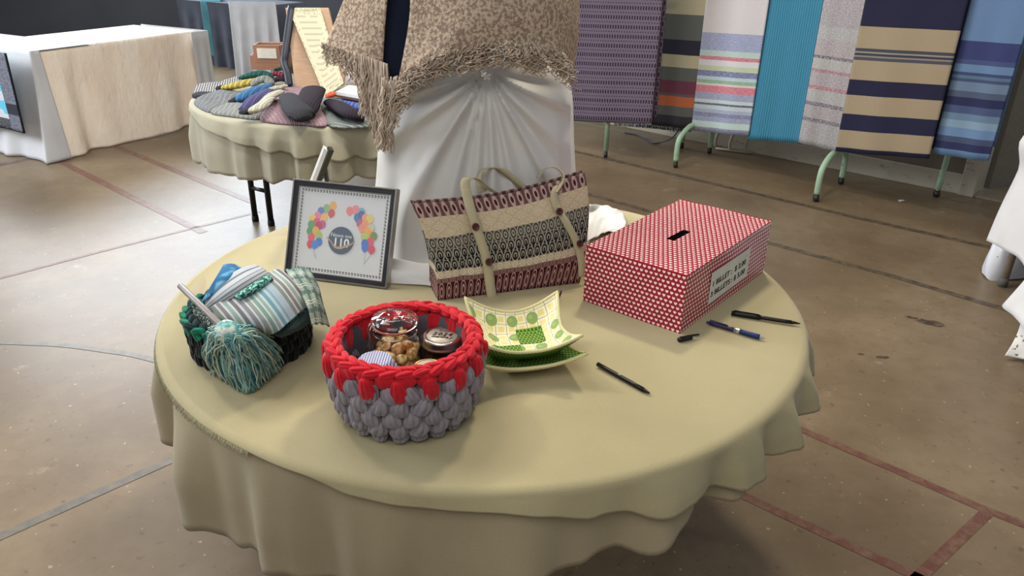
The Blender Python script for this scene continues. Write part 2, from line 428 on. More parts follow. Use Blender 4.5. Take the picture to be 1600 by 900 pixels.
# slot runs along the box's length: find it from the picture
sA, sB = at(1047, 375, TZ+Ht), at(1075, 362, TZ+Ht)
def ab_of(p): d = p-b1; return d.dot(ex)/Wd, d.dot(ey)/Ln
aA, aB = ab_of(sA), ab_of(sB)
hole = (min(aA[0], aB[0])-.02, min(aA[0], aB[0])+.06, min(aA[1], aB[1])-.005, max(aA[1], aB[1])+.01)
face(lambda s, t: Bp(s, t, Ht+.0015*sin(s*9)*sin(t*12)), Wd, Ln, 14, 20, hole=hole)
face(lambda s, t: Bp(s, 0, t*Ht)+ey*(.0012*sin(s*11+t*7)*(1 if 0 < s < 1 and 0 < t < 1 else 0)), Wd, Ht)
face(lambda s, t: Bp(0, s, t*Ht)+ex*(.0012*sin(s*13+t*5)*(1 if 0 < s < 1 and 0 < t < 1 else 0)), Ln, Ht, 20)
face(lambda s, t: Bp(1, s, t*Ht), Ln, Ht, 2, 2); face(lambda s, t: Bp(s, 1, t*Ht), Wd, Ht, 2, 2); face(lambda s, t: Bp(s, t, .0005), Wd, Ln, 2, 2)
obj('wrapped_carton', bm_, M_heart, rb, smooth=False)
sm = MB(); cA = (hole[0]+hole[1])/2; cB = (hole[2]+hole[3])/2
sm.box(Bp(cA, cB, Ht-.018), ((hole[3]-hole[2])*Ln, (hole[1]-hole[0])*Wd, .03), math.atan2(ey.y, ey.x)); sm.f.pop(5) if False else None
sm.f = [f for i, f in enumerate(sm.f) if i != 5]; sm.mi = sm.mi[:5]
obj('ballot_slot', sm, plain('black_slot', (16, 10, 12), .9), rb, smooth=False)
# label on the long face: plane through b1, normal = -ex
PN = ex; PP = b1
q = [onplane(u, v, PP, PN) for u, v in ((1109, 428), (1170, 388), (1167, 430), (1107, 474))]
def lab_co(p): d = p-b1; return d.dot(ey), d.z
l0 = sum(lab_co(q[i])[0] for i in (0, 3))/2; l1 = sum(lab_co(q[i])[0] for i in (1, 2))/2
z0_ = (lab_co(q[2])[1]+lab_co(q[3])[1])/2; z1_ = (lab_co(q[0])[1]+lab_co(q[1])[1])/2
lm = MB(); out = -ex*.0022
def Lp(s, z, o=0): return b1+ey*s+V3((0, 0, z))+out-ex*o
lm.add([Lp(l0, z0_), Lp(l1, z0_), Lp(l1, z1_), Lp(l0, z1_)], [(0, 1, 2, 3)])
M_paper = plain('white_paper', (214, 212, 200), .7)
obj('price_label', lm, M_paper, rb, smooth=False, solid=.0006)
M_ink = plain('black_ink', (22, 22, 24), .6)
Mx = Matrix((( ey.x, 0, -ex.x, 0), (ey.y, 0, -ex.y, 0), (0, 1, 0, 0), (0, 0, 0, 1)))
hh = z1_-z0_; ww = l1-l0
def onlabel(s, z): return Matrix.Translation(Lp(s, z, .0006)) @ Mx
text_mesh('1 BILLET :  $ 2.00', hh*.24, onlabel(l0+ww*.47, z0_+hh*.60), 'lettering', M_ink, rb, bold=.0003, sx=.62*ww/(hh*1.25))
text_mesh('3 BILLETS : $ 5.00', hh*.24, onlabel(l0+ww*.47, z0_+hh*.28), 'lettering', M_ink, rb, bold=.0003, sx=.62*ww/(hh*1.25))

# ================================================================= PENS
M_penblack = plain('black_pen_plastic', (20, 18, 18), .35); M_penblue = plain('blue_rubber_grip', (34, 52, 110), .5); M_pensilver = plain('pen_tip_metal', (160, 160, 160), .3, 1)
M_clear = mat('clear_plastic', (206, 214, 222), .1, trans=.8, spec=.5); M_violet = plain('dark_violet_plastic', (52, 46, 86), .3)
def along(a, b, t): return a+(b-a)*t
def pen(name, pa, pb, segs, label, clip=None, group=None, z=TZ+.0075):
    a, b = at(*pa, z), at(*pb, z); r = root(name, (a+b)/2-V3((0, 0, .0065)), label, 'pen')
    for nm, t0, t1, r0, r1, m_ in segs:
        mb = MB(); n = 5; mb.tube([along(a, b, t0+(t1-t0)*i/n) for i in range(n+1)], [r0+(r1-r0)*i/n for i in range(n+1)], 12); obj(nm, mb, m_, r)
    if clip:
        mb = MB(); mb.tube([along(a, b, clip[0])+V3((0, 0, .005)), along(a, b, clip[0]+.01)+V3((0, 0, .0075)), along(a, b, clip[1])+V3((0, 0, .0062))], .0013, 6); obj('clip', mb, clip[2], r)
    return r, a, b
r_, a_, b_ = pen('pen', (934, 569), (1018, 616), [('barrel', 0, .86, .0046, .0046, M_penblack), ('cone', .86, .97, .0044, .0018, M_penblack), ('tip', .97, 1, .0012, .0006, M_pensilver)], 'capless black stick pen with white print lying nearest the front edge')
dv = (b_-a_).normalized(); sd = V3((0, 0, 1)).cross(dv); Mt = Matrix((( dv.x, sd.x, 0, 0), (dv.y, sd.y, 0, 0), (0, 0, 1, 0), (0, 0, 0, 1)))
text_mesh('uniball'[:0]+'I I I I I I', .0052, Matrix.Translation(along(a_, b_, .42)+V3((0, 0, .0046))) @ Mt, 'barrel_print', plain('white_print', (200, 200, 200)), r_, space=.7)
pen('pen', (1107, 504), (1196, 529), [('push_button', -.03, .03, .003, .003, M_penblue), ('barrel', .02, .48, .0048, .0050, M_violet), ('clear_section', .46, .58, .0050, .0052, M_clear), ('grip', .56, .90, .0056, .0058, M_penblue), ('cone', .90, 1.0, .0046, .0012, M_clear)],
    'blue click pen with clear barrel and rubber grip', clip=(.02, .34, M_violet))
pen('pen', (1143, 489), (1252, 506), [('cap', 0, .42, .0062, .0058, M_penblack), ('barrel', .38, .86, .0048, .0046, M_penblack), ('cone', .86, .98, .0044, .0014, M_penblack), ('tip', .97, 1.0, .0012, .0006, M_pensilver)],
    'black felt pen with its cap pushed on the back, near the right edge', clip=(.03, .40, M_penblack))
a, b = at(1060, 531, TZ+.008), at(1092, 524, TZ+.008); r_ = root('loose_cap', (a+b)/2-V3((0, 0, .007)), 'loose black pen cap beside the corner of the red box', 'pen cap')
mb = MB(); mb.tube([a, along(a, b, .1), along(a, b, .62)], [.0050, .0062, .0058], 12); obj('cap', mb, M_penblack, r_)
mb = MB(); mb.tube([along(a, b, .5)+V3((0, 0, .004)), b+V3((0, 0, .002))], [.0026, .0022], 6); obj('clip', mb, M_penblack, r_)

# ================================================================= CROCHET STITCHES
def puff_mesh(name, m_, L=.040, W=.019, D=.014, ridges=9, seed=0, twist=.9):
    rnd = random.Random(seed); ph = rnd.uniform(0, 6); mb = MB(); n = 56; k = 14
    def P(u, v):
        t = v*pi; w = max(.02, sin(t))**.70; a = u*2*pi
        g = abs(sin(ridges*a/2*1.0+ph+twist*(v-.5)*1.2+.5*sin(a+ph))); rr = w*(.74+.30*g**.5)
        x = W*rr*cos(a)*(1+.12*cos(t)); y = D*rr*sin(a); z = -L/2*cos(t)
        return (x+.0025*sin(t*1.5+ph), y, z)
    mb.grid(P, n, k, wrap=True); return meshof(name, mb, m_)
def ring_frame(c, r, th, z, tilt=0, roll=0, sc=(1, 1, 1)):
    # x tangential, y radial outward, z up; roll turns around the radial axis
    M = Matrix.Translation((c[0]+r*cos(th), c[1]+r*sin(th), z)) @ Matrix.Rotation(th-pi/2, 4, 'Z')
    return M @ Matrix.Rotation(tilt, 4, 'X') @ Matrix.Rotation(roll, 4, 'Y') @ Matrix.Diagonal((sc[0], sc[1], sc[2], 1))
M_gyarn = fabric('grey_jersey_yarn', (150, 142, 148), weave=500, var=.08, big=40)
M_ryarn = fabric('red_jersey_yarn', (208, 30, 44), weave=500, var=.08, big=40)
M_byarn = fabric('black_wool_yarn', (16, 18, 20), weave=700, var=.2, big=60, bump=.5)
M_greenyarn = fabric('green_wool_yarn', (28, 128, 96), weave=700, var=.3, big=30, bump=.5)
M_navyyarn = fabric('navy_green_wool_yarn', (20, 48, 52), weave=700, var=.3, big=30, bump=.5)
BKC = (-.190, 1.205)
bk = root('crochet_basket', (BKC[0], BKC[1], TZ), 'grey crochet basket with a thick red braided rim holding jars', 'basket')
def body_r(h): # outer radius by height above the table
    t = h/.15; return .116+.022*sin(min(1, t/.72)*pi/2)-.006*max(0, t-.7)/.3
mb = MB(); prof = [(.02, .004), (.112, .004)]+[(body_r(h)-.013, h+.006) for h in [i*.0145 for i in range(10)]]+[(body_r(.13)-.018, .136)]
prof += [(body_r(h)-.022, h) for h in [.12, .09, .06, .03, .014]]+[(.10, .010), (.02, .010)]
mb.lathe(prof, (BKC[0], BKC[1], TZ), 48); obj('lining', mb, fabric('grey_lining', (96, 90, 96), weave=300), bk)
gm = [puff_mesh('grey_puff', M_gyarn, seed=s, L=.047, W=.0190, D=.0140) for s in range(5)]
rm = [puff_mesh('red_puff', M_ryarn, seed=s+9, L=.044, W=.0160, D=.0125) for s in range(3)]
NR = 23; rnd = random.Random(2)
for row, h in enumerate([.108, .083, .058, .034, .013]):
    NR_ = (23, 23, 23, 22, 20)[row]
    for i in range(NR_):
        th = 2*pi*(i+.5*(row % 2)+rnd.uniform(-.10, .10))/NR_
        k = 1.0 if row < 4 else .8
        inst('stitch', gm[rnd.randrange(5)], ring_frame(BKC, body_r(h)-.006-(.004 if row == 4 else 0), th, TZ+h+.003, rnd.uniform(-.1, .1)+(.25 if row == 4 else 0), rnd.uniform(-.30, .34), (rnd.uniform(.86, 1.0)*k, 1.05, rnd.uniform(.72, .86)*k)), bk)
for row, h in enumerate([.105, .075]):
    for i in range(NR-3):
        th = 2*pi*(i+.5*(row % 2))/(NR-3)
        inst('stitch', gm[rnd.randrange(5)], ring_frame(BKC, body_r(h)-.016, th, TZ+h, 0, rnd.uniform(-.2, .2), (1.05, .5, .85)), bk)
for i in range(16):      # long red spike stitches that hang over the grey
    th = 2*pi*(i+.1)/16
    inst('stitch', rm[i % 3], ring_frame(BKC, body_r(.12)+.003, th, TZ+.120, -.08, rnd.uniform(-.12, .12), (.92, .85, .98)), bk)
    inst('stitch', rm[(i+1) % 3], ring_frame(BKC, body_r(.12)-.018, th, TZ+.120, .0, rnd.uniform(-.12, .12), (1.1, .5, 1.05)), bk)
for i in range(24):      # short red band under the braid
    th = 2*pi*(i+.5)/24
    inst('stitch', rm[i % 3], ring_frame(BKC, body_r(.13)-.003, th, TZ+.136, 0, rnd.uniform(-.5, .5), (1.1, .8, .62)), bk)
    inst('stitch', rm[i % 3], ring_frame(BKC, body_r(.13)-.013, th, TZ+.134, 0, rnd.uniform(-.5, .5), (1.1, .5, .62)), bk)
def braid(c, r, z, n, meshes, parent, dr=.0085, out=.35, s=1.0, seed=1):
    rnd = random.Random(seed)
    for i in range(n):
        th = 2*pi*i/n
        for side in (-1, 1):
            # a link lies along the rim, slanted so its tail dives under the next
            M = Matrix.Translation((c[0]+(r+side*dr)*cos(th), c[1]+(r+side*dr)*sin(th), z-.002*(side > 0))) @ Matrix.Rotation(th-pi/2, 4, 'Z')
            M = M @ Matrix.Rotation(side*out, 4, 'Z') @ Matrix.Rotation(pi/2+rnd.uniform(-.12, .12), 4, 'Y') @ Matrix.Diagonal((.62*s, .72*s, 1.0*s, 1))
            inst('stitch', meshes[rnd.randrange(len(meshes))], M, parent)
lk = [puff_mesh('red_link', M_ryarn, seed=s+20, L=.046, W=.0165, D=.0135, ridges=6, twist=1.6) for s in range(3)]
braid(BKC, body_r(.15)-.007, TZ+.150, 31, lk, bk, dr=.0056, out=.36, s=.80)

# ---------------------------------------------------------------- jars in the basket
M_glass = mat('clear_glass', (252, 252, 252), .02, trans=1.0, ior=1.12, spec=.5)
M_glass.node_tree.nodes['Principled BSDF'].inputs['Coat Weight'].default_value = .8; M_glass.node_tree.nodes['Principled BSDF'].inputs['Coat Roughness'].default_value = .04
M_zinc = plain('silver_lid_metal', (196, 192, 186), .28, 1); M_gold = plain('gold_lid_metal', (190, 160, 100), .3, 1)
M_rubber = plain('red_rubber_gasket', (176, 46, 40), .5); M_wire = plain('bail_wire', (170, 165, 160), .25, 1)
jc = at(616, 497, .888); jc = (jc.x, jc.y)
FB = TZ+.012
jar = root('clip_jar', (jc[0], jc[1], FB), 'clip-top glass jar of caramel popcorn standing in the red-rimmed basket', 'jar')
mb = MB(); mb.lathe([(.002, .001), (.040, .001), (.046, .006), (.048, .02), (.048, .09), (.045, .104), (.039, .112), (.039, .126), (.042, .128), (.042, .132), (.036, .132), (.036, .112), (.042, .102), (.0455, .09), (.0455, .02), (.043, .008), (.002, .004)], (jc[0], jc[1], FB), 48, cap=False)
obj('glass_body', mb, M_glass, jar)
mb = MB(); mb.lathe([(.034, .133), (.042, .133), (.0435, .138), (.0435, .143), (.041, .147), (.030, .148), (.027, .151), (.017, .152), (.014, .149), (.002, .149), (.002, .144), (.030, .143), (.034, .137)], (jc[0], jc[1], FB), 48, cap=False)
obj('glass_lid', mb, M_glass, jar)
mb = MB(); mb.tube([(jc[0]+.0395*cos(t*pi/20), jc[1]+.0395*sin(t*pi/20), FB+.1325) for t in range(41)], .0020, 6); obj('rubber_gasket', mb, M_rubber, jar)
for zz in (.119,):
    mb = MB(); mb.tube([(jc[0]+.0405*cos(t*pi/20), jc[1]+.0405*sin(t*pi/20), FB+zz) for t in range(41)], .0011, 6); obj('wire_bail', mb, M_wire, jar)
mb = MB(); an = pi*1.12
def jp(r, a, z): return (jc[0]+r*cos(a), jc[1]+r*sin(a), FB+z)
for s_ in (-.14, .14):
    mb.tube([jp(.044, an+s_, .140), jp(.050, an+s_, .128), jp(.048, an+s_, .112), jp(.056, an+s_*.8, .085), jp(.054, an+s_*.4, .070)], .0011, 6)
mb.tube([jp(.054, an-.06, .070), jp(.056, an, .062), jp(.054, an+.06, .070)], .0011, 6); obj('clasp', mb, M_wire, jar)
M_pop = mat('caramel_popcorn', lambda: mix(step(noise(120, detail=4), .35, .65), (190, 136, 60), (240, 214, 150)), .35, spec=.5)
def pop_mesh(seed):
    rnd = random.Random(seed); mb = MB(); bl = [(V3([rnd.uniform(-1, 1) for _ in range(3)]).normalized(), rnd.uniform(.3, .6)) for _ in range(6)]
    def P(u, v):
        th = u*2*pi; ph = v*pi; d = V3((sin(ph)*cos(th), sin(ph)*sin(th), -cos(ph)))
        r = .0072+sum(.0042*max(0, (d.dot(b)-k)/(1-k))**.7 for b, k in bl); return d*r
    mb.grid(P, 16, 10, wrap=True); return meshof('popcorn', mb, M_pop)
pms = [pop_mesh(s) for s in range(5)]; rnd = random.Random(11)
for lay in range(6):
    for i in range(8 if lay < 5 else 5):
        t = 2*pi*i/(8 if lay < 5 else 5)+lay*.5; rr = .0335 if lay < 5 else .018
        o = bpy.data.objects.new('popcorn', pms[rnd.randrange(5)]); col.objects.link(o)
        o.location = (jc[0]+rr*cos(t), jc[1]+rr*sin(t), FB+.016+lay*.0155+rnd.uniform(-.002, .002)); o.rotation_euler = [rnd.uniform(0, 6) for _ in range(3)]
        tag(o, 'golden caramel popcorn kernel piled inside the clip-top glass jar', 'popcorn', 'popcorn in the clip-top jar')
def screw_jar(c, zt, r, lidmat, content, label, name='jam_jar', fabric_lid=None):
    j = root(name, (c[0], c[1], FB), label, 'jar'); H_ = zt-FB; q7 = min(1, H_/.075)
    mb = MB(); mb.lathe([(.002, .001), (r*.95, .001), (r*1.03, .006), (r*1.03, H_-.035*q7), (r*.93, H_-.022*q7), (r*.92, H_-.004), (r*.86, H_-.004), (r*.87, H_-.022*q7), (r*.97, H_-.036*q7), (r*.97, .008), (.002, .004)], (c[0], c[1], FB), 40, cap=False); obj('glass_body', mb, M_glass, j)
    mb = MB(); mb.lathe([(.002, .005), (r*.95, .008), (r*.955, H_-.036*q7), (.002, H_-.036*q7)], (c[0], c[1], FB), 32); obj('preserve', mb, content, j)
    if fabric_lid:
        mb = MB()
        def P(u, v):
            t = u*2*pi; q = v
            if q < .6: rr = r*1.02*q/.6; z = H_+.002-.004*q*q
            else: k = (q-.6)/.4; rr = r*1.02+.010*k+.003*k*sin(9*t); z = H_-.001-.022*k-.002*k*sin(9*t+1)
            return (c[0]+rr*cos(t), c[1]+rr*sin(t), FB+z)
        mb.grid(P, 72, 14, wrap=True); mb.uv = [((x-c[0])*100, (y-c[1])*100) for x, y, z in mb.v]; obj('cloth_cover', mb, fabric_lid, j)
    else:
        mb = MB(); mb.lathe([(r*.97, H_-.020), (r*1.05, H_-.019), (r*1.05, H_-.015), (r*.99, H_-.013), (r*1.03, H_-.010), (r*1.0, H_-.007), (r*1.03, H_-.004), (r*1.0, H_), (r*.86, H_+.0008), (r*.84, H_-.0015), (.002, H_-.0015)], (c[0], c[1], FB), 56, cap=False); obj('screw_band', mb, lidmat, j)
        mb = MB(); mb.lathe([(r*.80, H_-.001), (r*.78, H_+.0002), (.001, H_+.0002)], (c[0], c[1], FB), 40, cap=False); obj('lid_disc', mb, plain('lid_disc', (186, 178, 162), .45, .2), j)
    return j
M_jam = mat('dark_berry_preserve', (44, 14, 12), .3)
sj = at(692, 522, .846); j2 = screw_jar((sj.x-.001, sj.y-.004), .846, .0365, M_zinc, M_jam, 'screw-top jar of dark preserve with 2024 handwritten on its silver lid')
c2 = V3((sj.x-.001, sj.y-.004, .8468)); rz2 = Matrix.Rotation(-.12, 4, 'Z')
text_mesh('2024', .0155, Matrix.Translation(c2+V3((0, .002, .0))) @ rz2, 'handwriting', M_ink, j2, shear=.25, space=1.25, bold=.0001)
text_mesh('menthe y', .0105, Matrix.Translation(c2+V3((0, -.0085, .0))) @ rz2, 'handwriting', M_ink, j2, shear=.3, bold=.0001)
text_mesh('________', .006, Matrix.Translation(c2+V3((.004, .0175, .0))) @ rz2, 'printed_line', plain('faded_print', (120, 110, 96)), j2, bold=.0003, space=.8)
def gingham():
    u, v, _ = coords('UV'); a = fr(u*2.2) < .5; b = fr(v*2.2) < .5
    return mix((a+b)*.5, (222, 224, 236), (36, 48, 128))
cj = at(586, 561, .856); screw_jar((cj.x, cj.y), .856, .029, M_zinc, M_jam, 'small jar capped with blue and white checked cloth inside the basket', fabric_lid=mat('blue_gingham', gingham, .9))
cj = at(668, 572, .842); screw_jar((cj.x, cj.y), .842, .026, M_gold, M_jam, 'low jar with a gold lid half hidden behind the basket rim')

# ================================================================= GREEN BASKET, DUSTER, TOWELS
GC = (-.548, 1.425); gb = root('crochet_basket', (GC[0], GC[1], TZ), 'low black crochet basket with green braided rim full of towels', 'basket')
mb = MB(); mb.lathe([(.02, .004), (.098, .004), (.108, .03), (.115, .08), (.108, .084), (.098, .04), (.09, .012), (.02, .010)], (GC[0], GC[1], TZ), 40); obj('lining', mb, M_byarn, gb)
bms = [puff_mesh('black_puff', M_byarn, L=.034, W=.016, D=.011, seed=s+40) for s in range(3)]
gms = [puff_mesh('green_link', M_greenyarn, L=.036, W=.014, D=.011, seed=50, ridges=4), puff_mesh('navy_link', M_navyyarn, L=.036, W=.014, D=.011, seed=51, ridges=4), puff_mesh('green_link', M_greenyarn, L=.034, W=.013, D=.011, seed=52, ridges=4)]
rnd = random.Random(8)
for row, h in enumerate([.062, .038, .014]):
    for i in range(24):
        inst('stitch', bms[rnd.randrange(3)], ring_frame(GC, .112+.09*h, 2*pi*(i+.5*(row % 2))/24, TZ+h, 0, rnd.uniform(-.3, .3)), gb)
for i in range(26):
    inst('stitch', gms[rnd.randrange(3)], ring_frame(GC, .121, 2*pi*i/26, TZ+.078, 0, rnd.uniform(.3, .9), (.8, .8, .9)), gb)
braid(GC, .118, TZ+.092, 27, gms, gb, dr=.007, s=.85, seed=4)

# yarn duster
hA, hB = at(281, 446, .885), at(350, 513, .862)
du = root('yarn_duster', (hB.x, hB.y, TZ), 'yarn duster with grey dowel handle and teal mop head spilling over the green basket', 'duster')
mb = MB(); d = (hB-hA).normalized(); mb.tube([hA, hA+d*.002, hB-d*.01, hB], [.005, .0062, .0065, .0065], 14); obj('handle', mb, mat('grey_dowel', lambda: mix(noise(40, sc=(1, 1, .1)), (108, 98, 92), (146, 136, 130)), .4), du)
hd = hB+d*.016
mb = MB()
def P(u, v):
    t = v*pi; a = u*2*pi; e1 = d.orthogonal().normalized(); e2 = d.cross(e1); rr = .021*max(.05, sin(t))**.7*(1+.10*abs(sin(9*a))*abs(sin(8*t)))
    return hd-d*(.024*cos(t))+(e1*cos(a)+e2*sin(a))*rr
mb.grid(P, 48, 20, wrap=True)
def tealmix():
    return mix(step(noise(55, detail=3), .4, .6), (84, 160, 162), (204, 214, 200))
obj('crocheted_neck', mb, mat('teal_mix_yarn', tealmix, .9, bump=(.4, .002, lambda: noise(300))), du)
yarns = [fabric('yarn_'+n, c, weave=500, var=.1, big=60) for n, c in (('teal', (92, 160, 164)), ('pale', (222, 226, 208)), ('sage', (146, 180, 160)), ('aqua', (158, 204, 200)), ('blue', (56, 124, 152)))]
mb = MB(); rnd = random.Random(21); ctr = V3((GC[0], GC[1], 0))
tipc = at(385, 612, TZ+.004)
for i in range(520):
    mb.cur = rnd.choices(range(5), [2, 3, 3, 2, 1])[0]
    an = rnd.uniform(-1.0, 1.0); k = rnd.random()
    u_end = 388+56*an+rnd.uniform(-5, 5); v_end = 614-(46 if an > 0 else 30)*abs(an)**1.6-rnd.random()**1.5*60
    zend = TZ+.003+max(0, (612-50*abs(an)**1.6-v_end))/110*.045+rnd.random()*.004
    e = at(u_end, v_end, zend)
    s0 = hd+d*.016+V3((rnd.uniform(-.013, .013), rnd.uniform(-.010, .006), rnd.uniform(-.010, .006)))
    w = V3((rnd.uniform(-1, 1), rnd.uniform(-1, 1), rnd.uniform(-.3, .6)))*.008
    m1 = s0.lerp(e, .30)+V3((0, -.012, .020+.016*rnd.random()))+w+V3((an*.014, 0, 0))
    w2 = V3((rnd.uniform(-1, 1), rnd.uniform(-1, 1), rnd.uniform(-.6, .8)))*.009; m2 = s0.lerp(e, .68)+V3((0, -.008, .018))+w2+V3((an*.016, 0, 0))
    pts = crom([s0, m1, m2, e], 5); pts = [p+V3((rnd.uniform(-1, 1), rnd.uniform(-1, 1), rnd.uniform(-1, 1)))*.0018 for p in pts]
    mb.tube(pts, .00135, 4)
obj('mop_yarn', mb, yarns, du, kind='stuff')

def sheet(name, rows, m_, parent=None, nu=8, nv=8, solid=.0018, world=False, uvscale=(1, 1), label=None, wob=.0):
    P = [[(V3(p) if world else at(*p)) for p in r] for r in rows]
    R_ = [crom(r, nu) for r in P]; cols_ = len(R_[0]); G = [crom([R_[j][i] for j in range(len(R_))], nv) for i in range(cols_)]
    rn = len(G[0]); mb = MB(); rnd = random.Random(len(name)*7+cols_)
    mb.add([G[i][j]+V3((0, 0, wob*sin(i*1.3+j*.7))) for j in range(rn) for i in range(cols_)], [(j*cols_+i, j*cols_+i+1, (j+1)*cols_+i+1, (j+1)*cols_+i) for j in range(rn-1) for i in range(cols_-1)],
           [(i/(cols_-1)*uvscale[0], j/(rn-1)*uvscale[1]) for j in range(rn) for i in range(cols_)])
    return obj(name, mb, m_, parent, solid=solid, label=label)
def stripes_u(st, wv=160, k=.25, melange=0):
    def fn():
        u, v, _ = coords('UV'); x = fr(u)
        c = ramp(x, st); w = noise(700, detail=2)
        if melange: c = mix(step(noise(60, kind='UV', sc=(.3, 8, 1), detail=3), .45, .62)*melange, c, (232, 230, 228))
        return mix(w*k, c, (90, 90, 90)), w
    return fn
tst = [(0, (130, 140, 132)), (.06, (196, 204, 202)), (.09, (134, 126, 128)), (.15, (200, 206, 204)), (.18, (150, 168, 158)), (.24, (204, 210, 208)), (.27, (120, 112, 116)), (.33, (196, 202, 202)), (.37, (142, 134, 138)), (.43, (202, 210, 210)), (.46, (146, 152, 146)), (.52, (200, 208, 206)), (.55, (128, 158, 148)), (.61, (200, 214, 212)), (.64, (150, 170, 160)), (.69, (192, 210, 212)), (.73, (112, 156, 170)), (.79, (180, 200, 208)), (.84, (132, 166, 180)), (.88, (170, 186, 198)), (1, (160, 172, 186))]
M_tow = mat('striped_towel', stripes_u(tst), .9, bump=(.3, .001))
tw = sheet('striped_towel', [[(329, 481, .862), (365, 456, .888), (400, 436, .90), (434, 421, .905), (452, 432, .895)],
                             [(345, 500, .855), (385, 478, .885), (420, 456, .90), (450, 440, .905), (468, 452, .89)],
                             [(385, 514, .845), (408, 503, .868), (436, 482, .88), (468, 460, .885), (482, 470, .87)],
                             [(418, 524, .825), (434, 518, .845), (452, 503, .855), (476, 482, .86), (487, 478, .845)]], M_tow)
tag(tw, 'striped grey and aqua towel folded across the front of the green basket', 'towel')
tA = at(329, 481, .862); tBv = at(442, 424, .905)-tA; tWv = at(374, 534, .842)-tA; tN = tBv.cross(tWv); tS = tN.cross(tWv).normalized(); tS = tS if tS.dot(tBv) > 0 else -tS
for l in tw.data.loops:
    p_ = tw.location+tw.data.vertices[l.vertex_index].co-tA; tw.data.uv_layers[0].data[l.index].uv = (p_.dot(tS)/tBv.dot(tS)*1.35, 0)
M_pale = mat('pale_towel', stripes_u([(0, (188, 192, 190)), (.62, (190, 194, 192)), (.66, (120, 122, 126)), (.68, (188, 192, 194)), (.73, (112, 114, 120)), (.75, (186, 190, 194)), (.80, (130, 132, 138)), (.82, (188, 192, 196)), (.88, (110, 112, 120)), (.91, (184, 188, 192))]), .9, bump=(.3, .001))
tw = sheet('dish_towel', [[(399, 414, .905), (376, 420, .91), (345, 440, .895), (320, 470, .86)],
                          [(412, 420, .912), (385, 434, .915), (352, 456, .895), (322, 480, .85)],
                          [(421, 430, .905), (396, 446, .902), (362, 466, .885), (326, 488, .84)]], M_pale)
for l in tw.data.uv_layers[0].data: l.uv = (1-l.uv[1]*.4-.0, l.uv[0])
tag(tw, 'pale grey towel with thin dark stripes folded at the back of the green basket', 'towel')
M_teal = mat('teal_knit', lambda: mix(step(noise(160, detail=2, sc=(1, 1, 2)), .45, .58), (26, 76, 78), (136, 196, 176)), .9, bump=(.5, .003, lambda: noise(220)))
tw = sheet('knitted_cloth', [[(366, 464, .888), (390, 448, .906), (418, 430, .912)], [(372, 466, .894), (396, 452, .908), (424, 434, .912)], [(376, 470, .878), (402, 458, .890), (428, 440, .90)]], M_teal, solid=.005)
tag(tw, 'teal knitted cloth tucked between the striped and the pale towel', 'cloth')
def plaid():
    u, v, _ = coords('UV'); a = fr(u*3+.3); b = fr(v*4)
    s = (a < .25)+(b < .22); t = (ab(a-.6) < .03)+(ab(b-.6) < .03)+(ab(b-.75) < .03)
    return mix(mn(t, 1)*.8, mix(mn(s, 1)*.8, (146, 162, 148), (74, 98, 94)), (206, 212, 198))
M_plaid = mat('green_plaid', plaid, .9)
tw = sheet('plaid_cloth', [[(446, 422, .885), (466, 418, .888), (483, 419, .88)], [(458, 440, .895), (480, 438, .885), (497, 446, .865)], [(478, 474, .875), (494, 470, .865), (506, 480, .835)], [(488, 508, .845), (500, 506, .83), (515, 510, .80)]], M_plaid, wob=.0015)
tag(tw, 'sheer green plaid cloth draped over the right side of the green basket', 'cloth')
tw = sheet('plaid_cloth', [[(424, 520, .835), (450, 508, .845), (478, 486, .855)], [(432, 525, .828), (458, 514, .84), (492, 490, .845)], [(440, 527, .82), (464, 517, .83), (494, 500, .835)]], fabric('dark_teal_cloth', (44, 62, 58)), wob=.001)
tag(tw, 'dark green frayed cloth under the point of the striped towel', 'cloth')
def blueq():
    return mix(step(noise(28, detail=2), .42, .58), (40, 104, 148), (126, 184, 214))
M_blueq = mat('blue_print_cotton', blueq, .9)
tw = sheet('pot_holder', [[(350, 415, .90), (364, 414, .905), (378, 420, .90)], [(338, 436, .90), (352, 438, .903), (368, 436, .90)], [(314, 476, .85), (326, 466, .868), (342, 452, .885)]], M_blueq, solid=.006)
tag(tw, 'blue printed pot holder standing behind the pale towel', 'pot holder')
tw = sheet('checked_cloth', [[(300, 478, .835), (318, 484, .84), (336, 492, .84)], [(306, 498, .82), (324, 506, .825), (340, 516, .825)], [(318, 512, .80), (332, 520, .805), (346, 526, .81)]], mat('dark_check', lambda: mix(step(noise(180, detail=1, sc=(1, 2, 1)), .5, .6), (38, 46, 46), (150, 160, 150)), .9), solid=.003)
tag(tw, 'dark speckled knit cloth inside the left rim of the green basket', 'cloth')

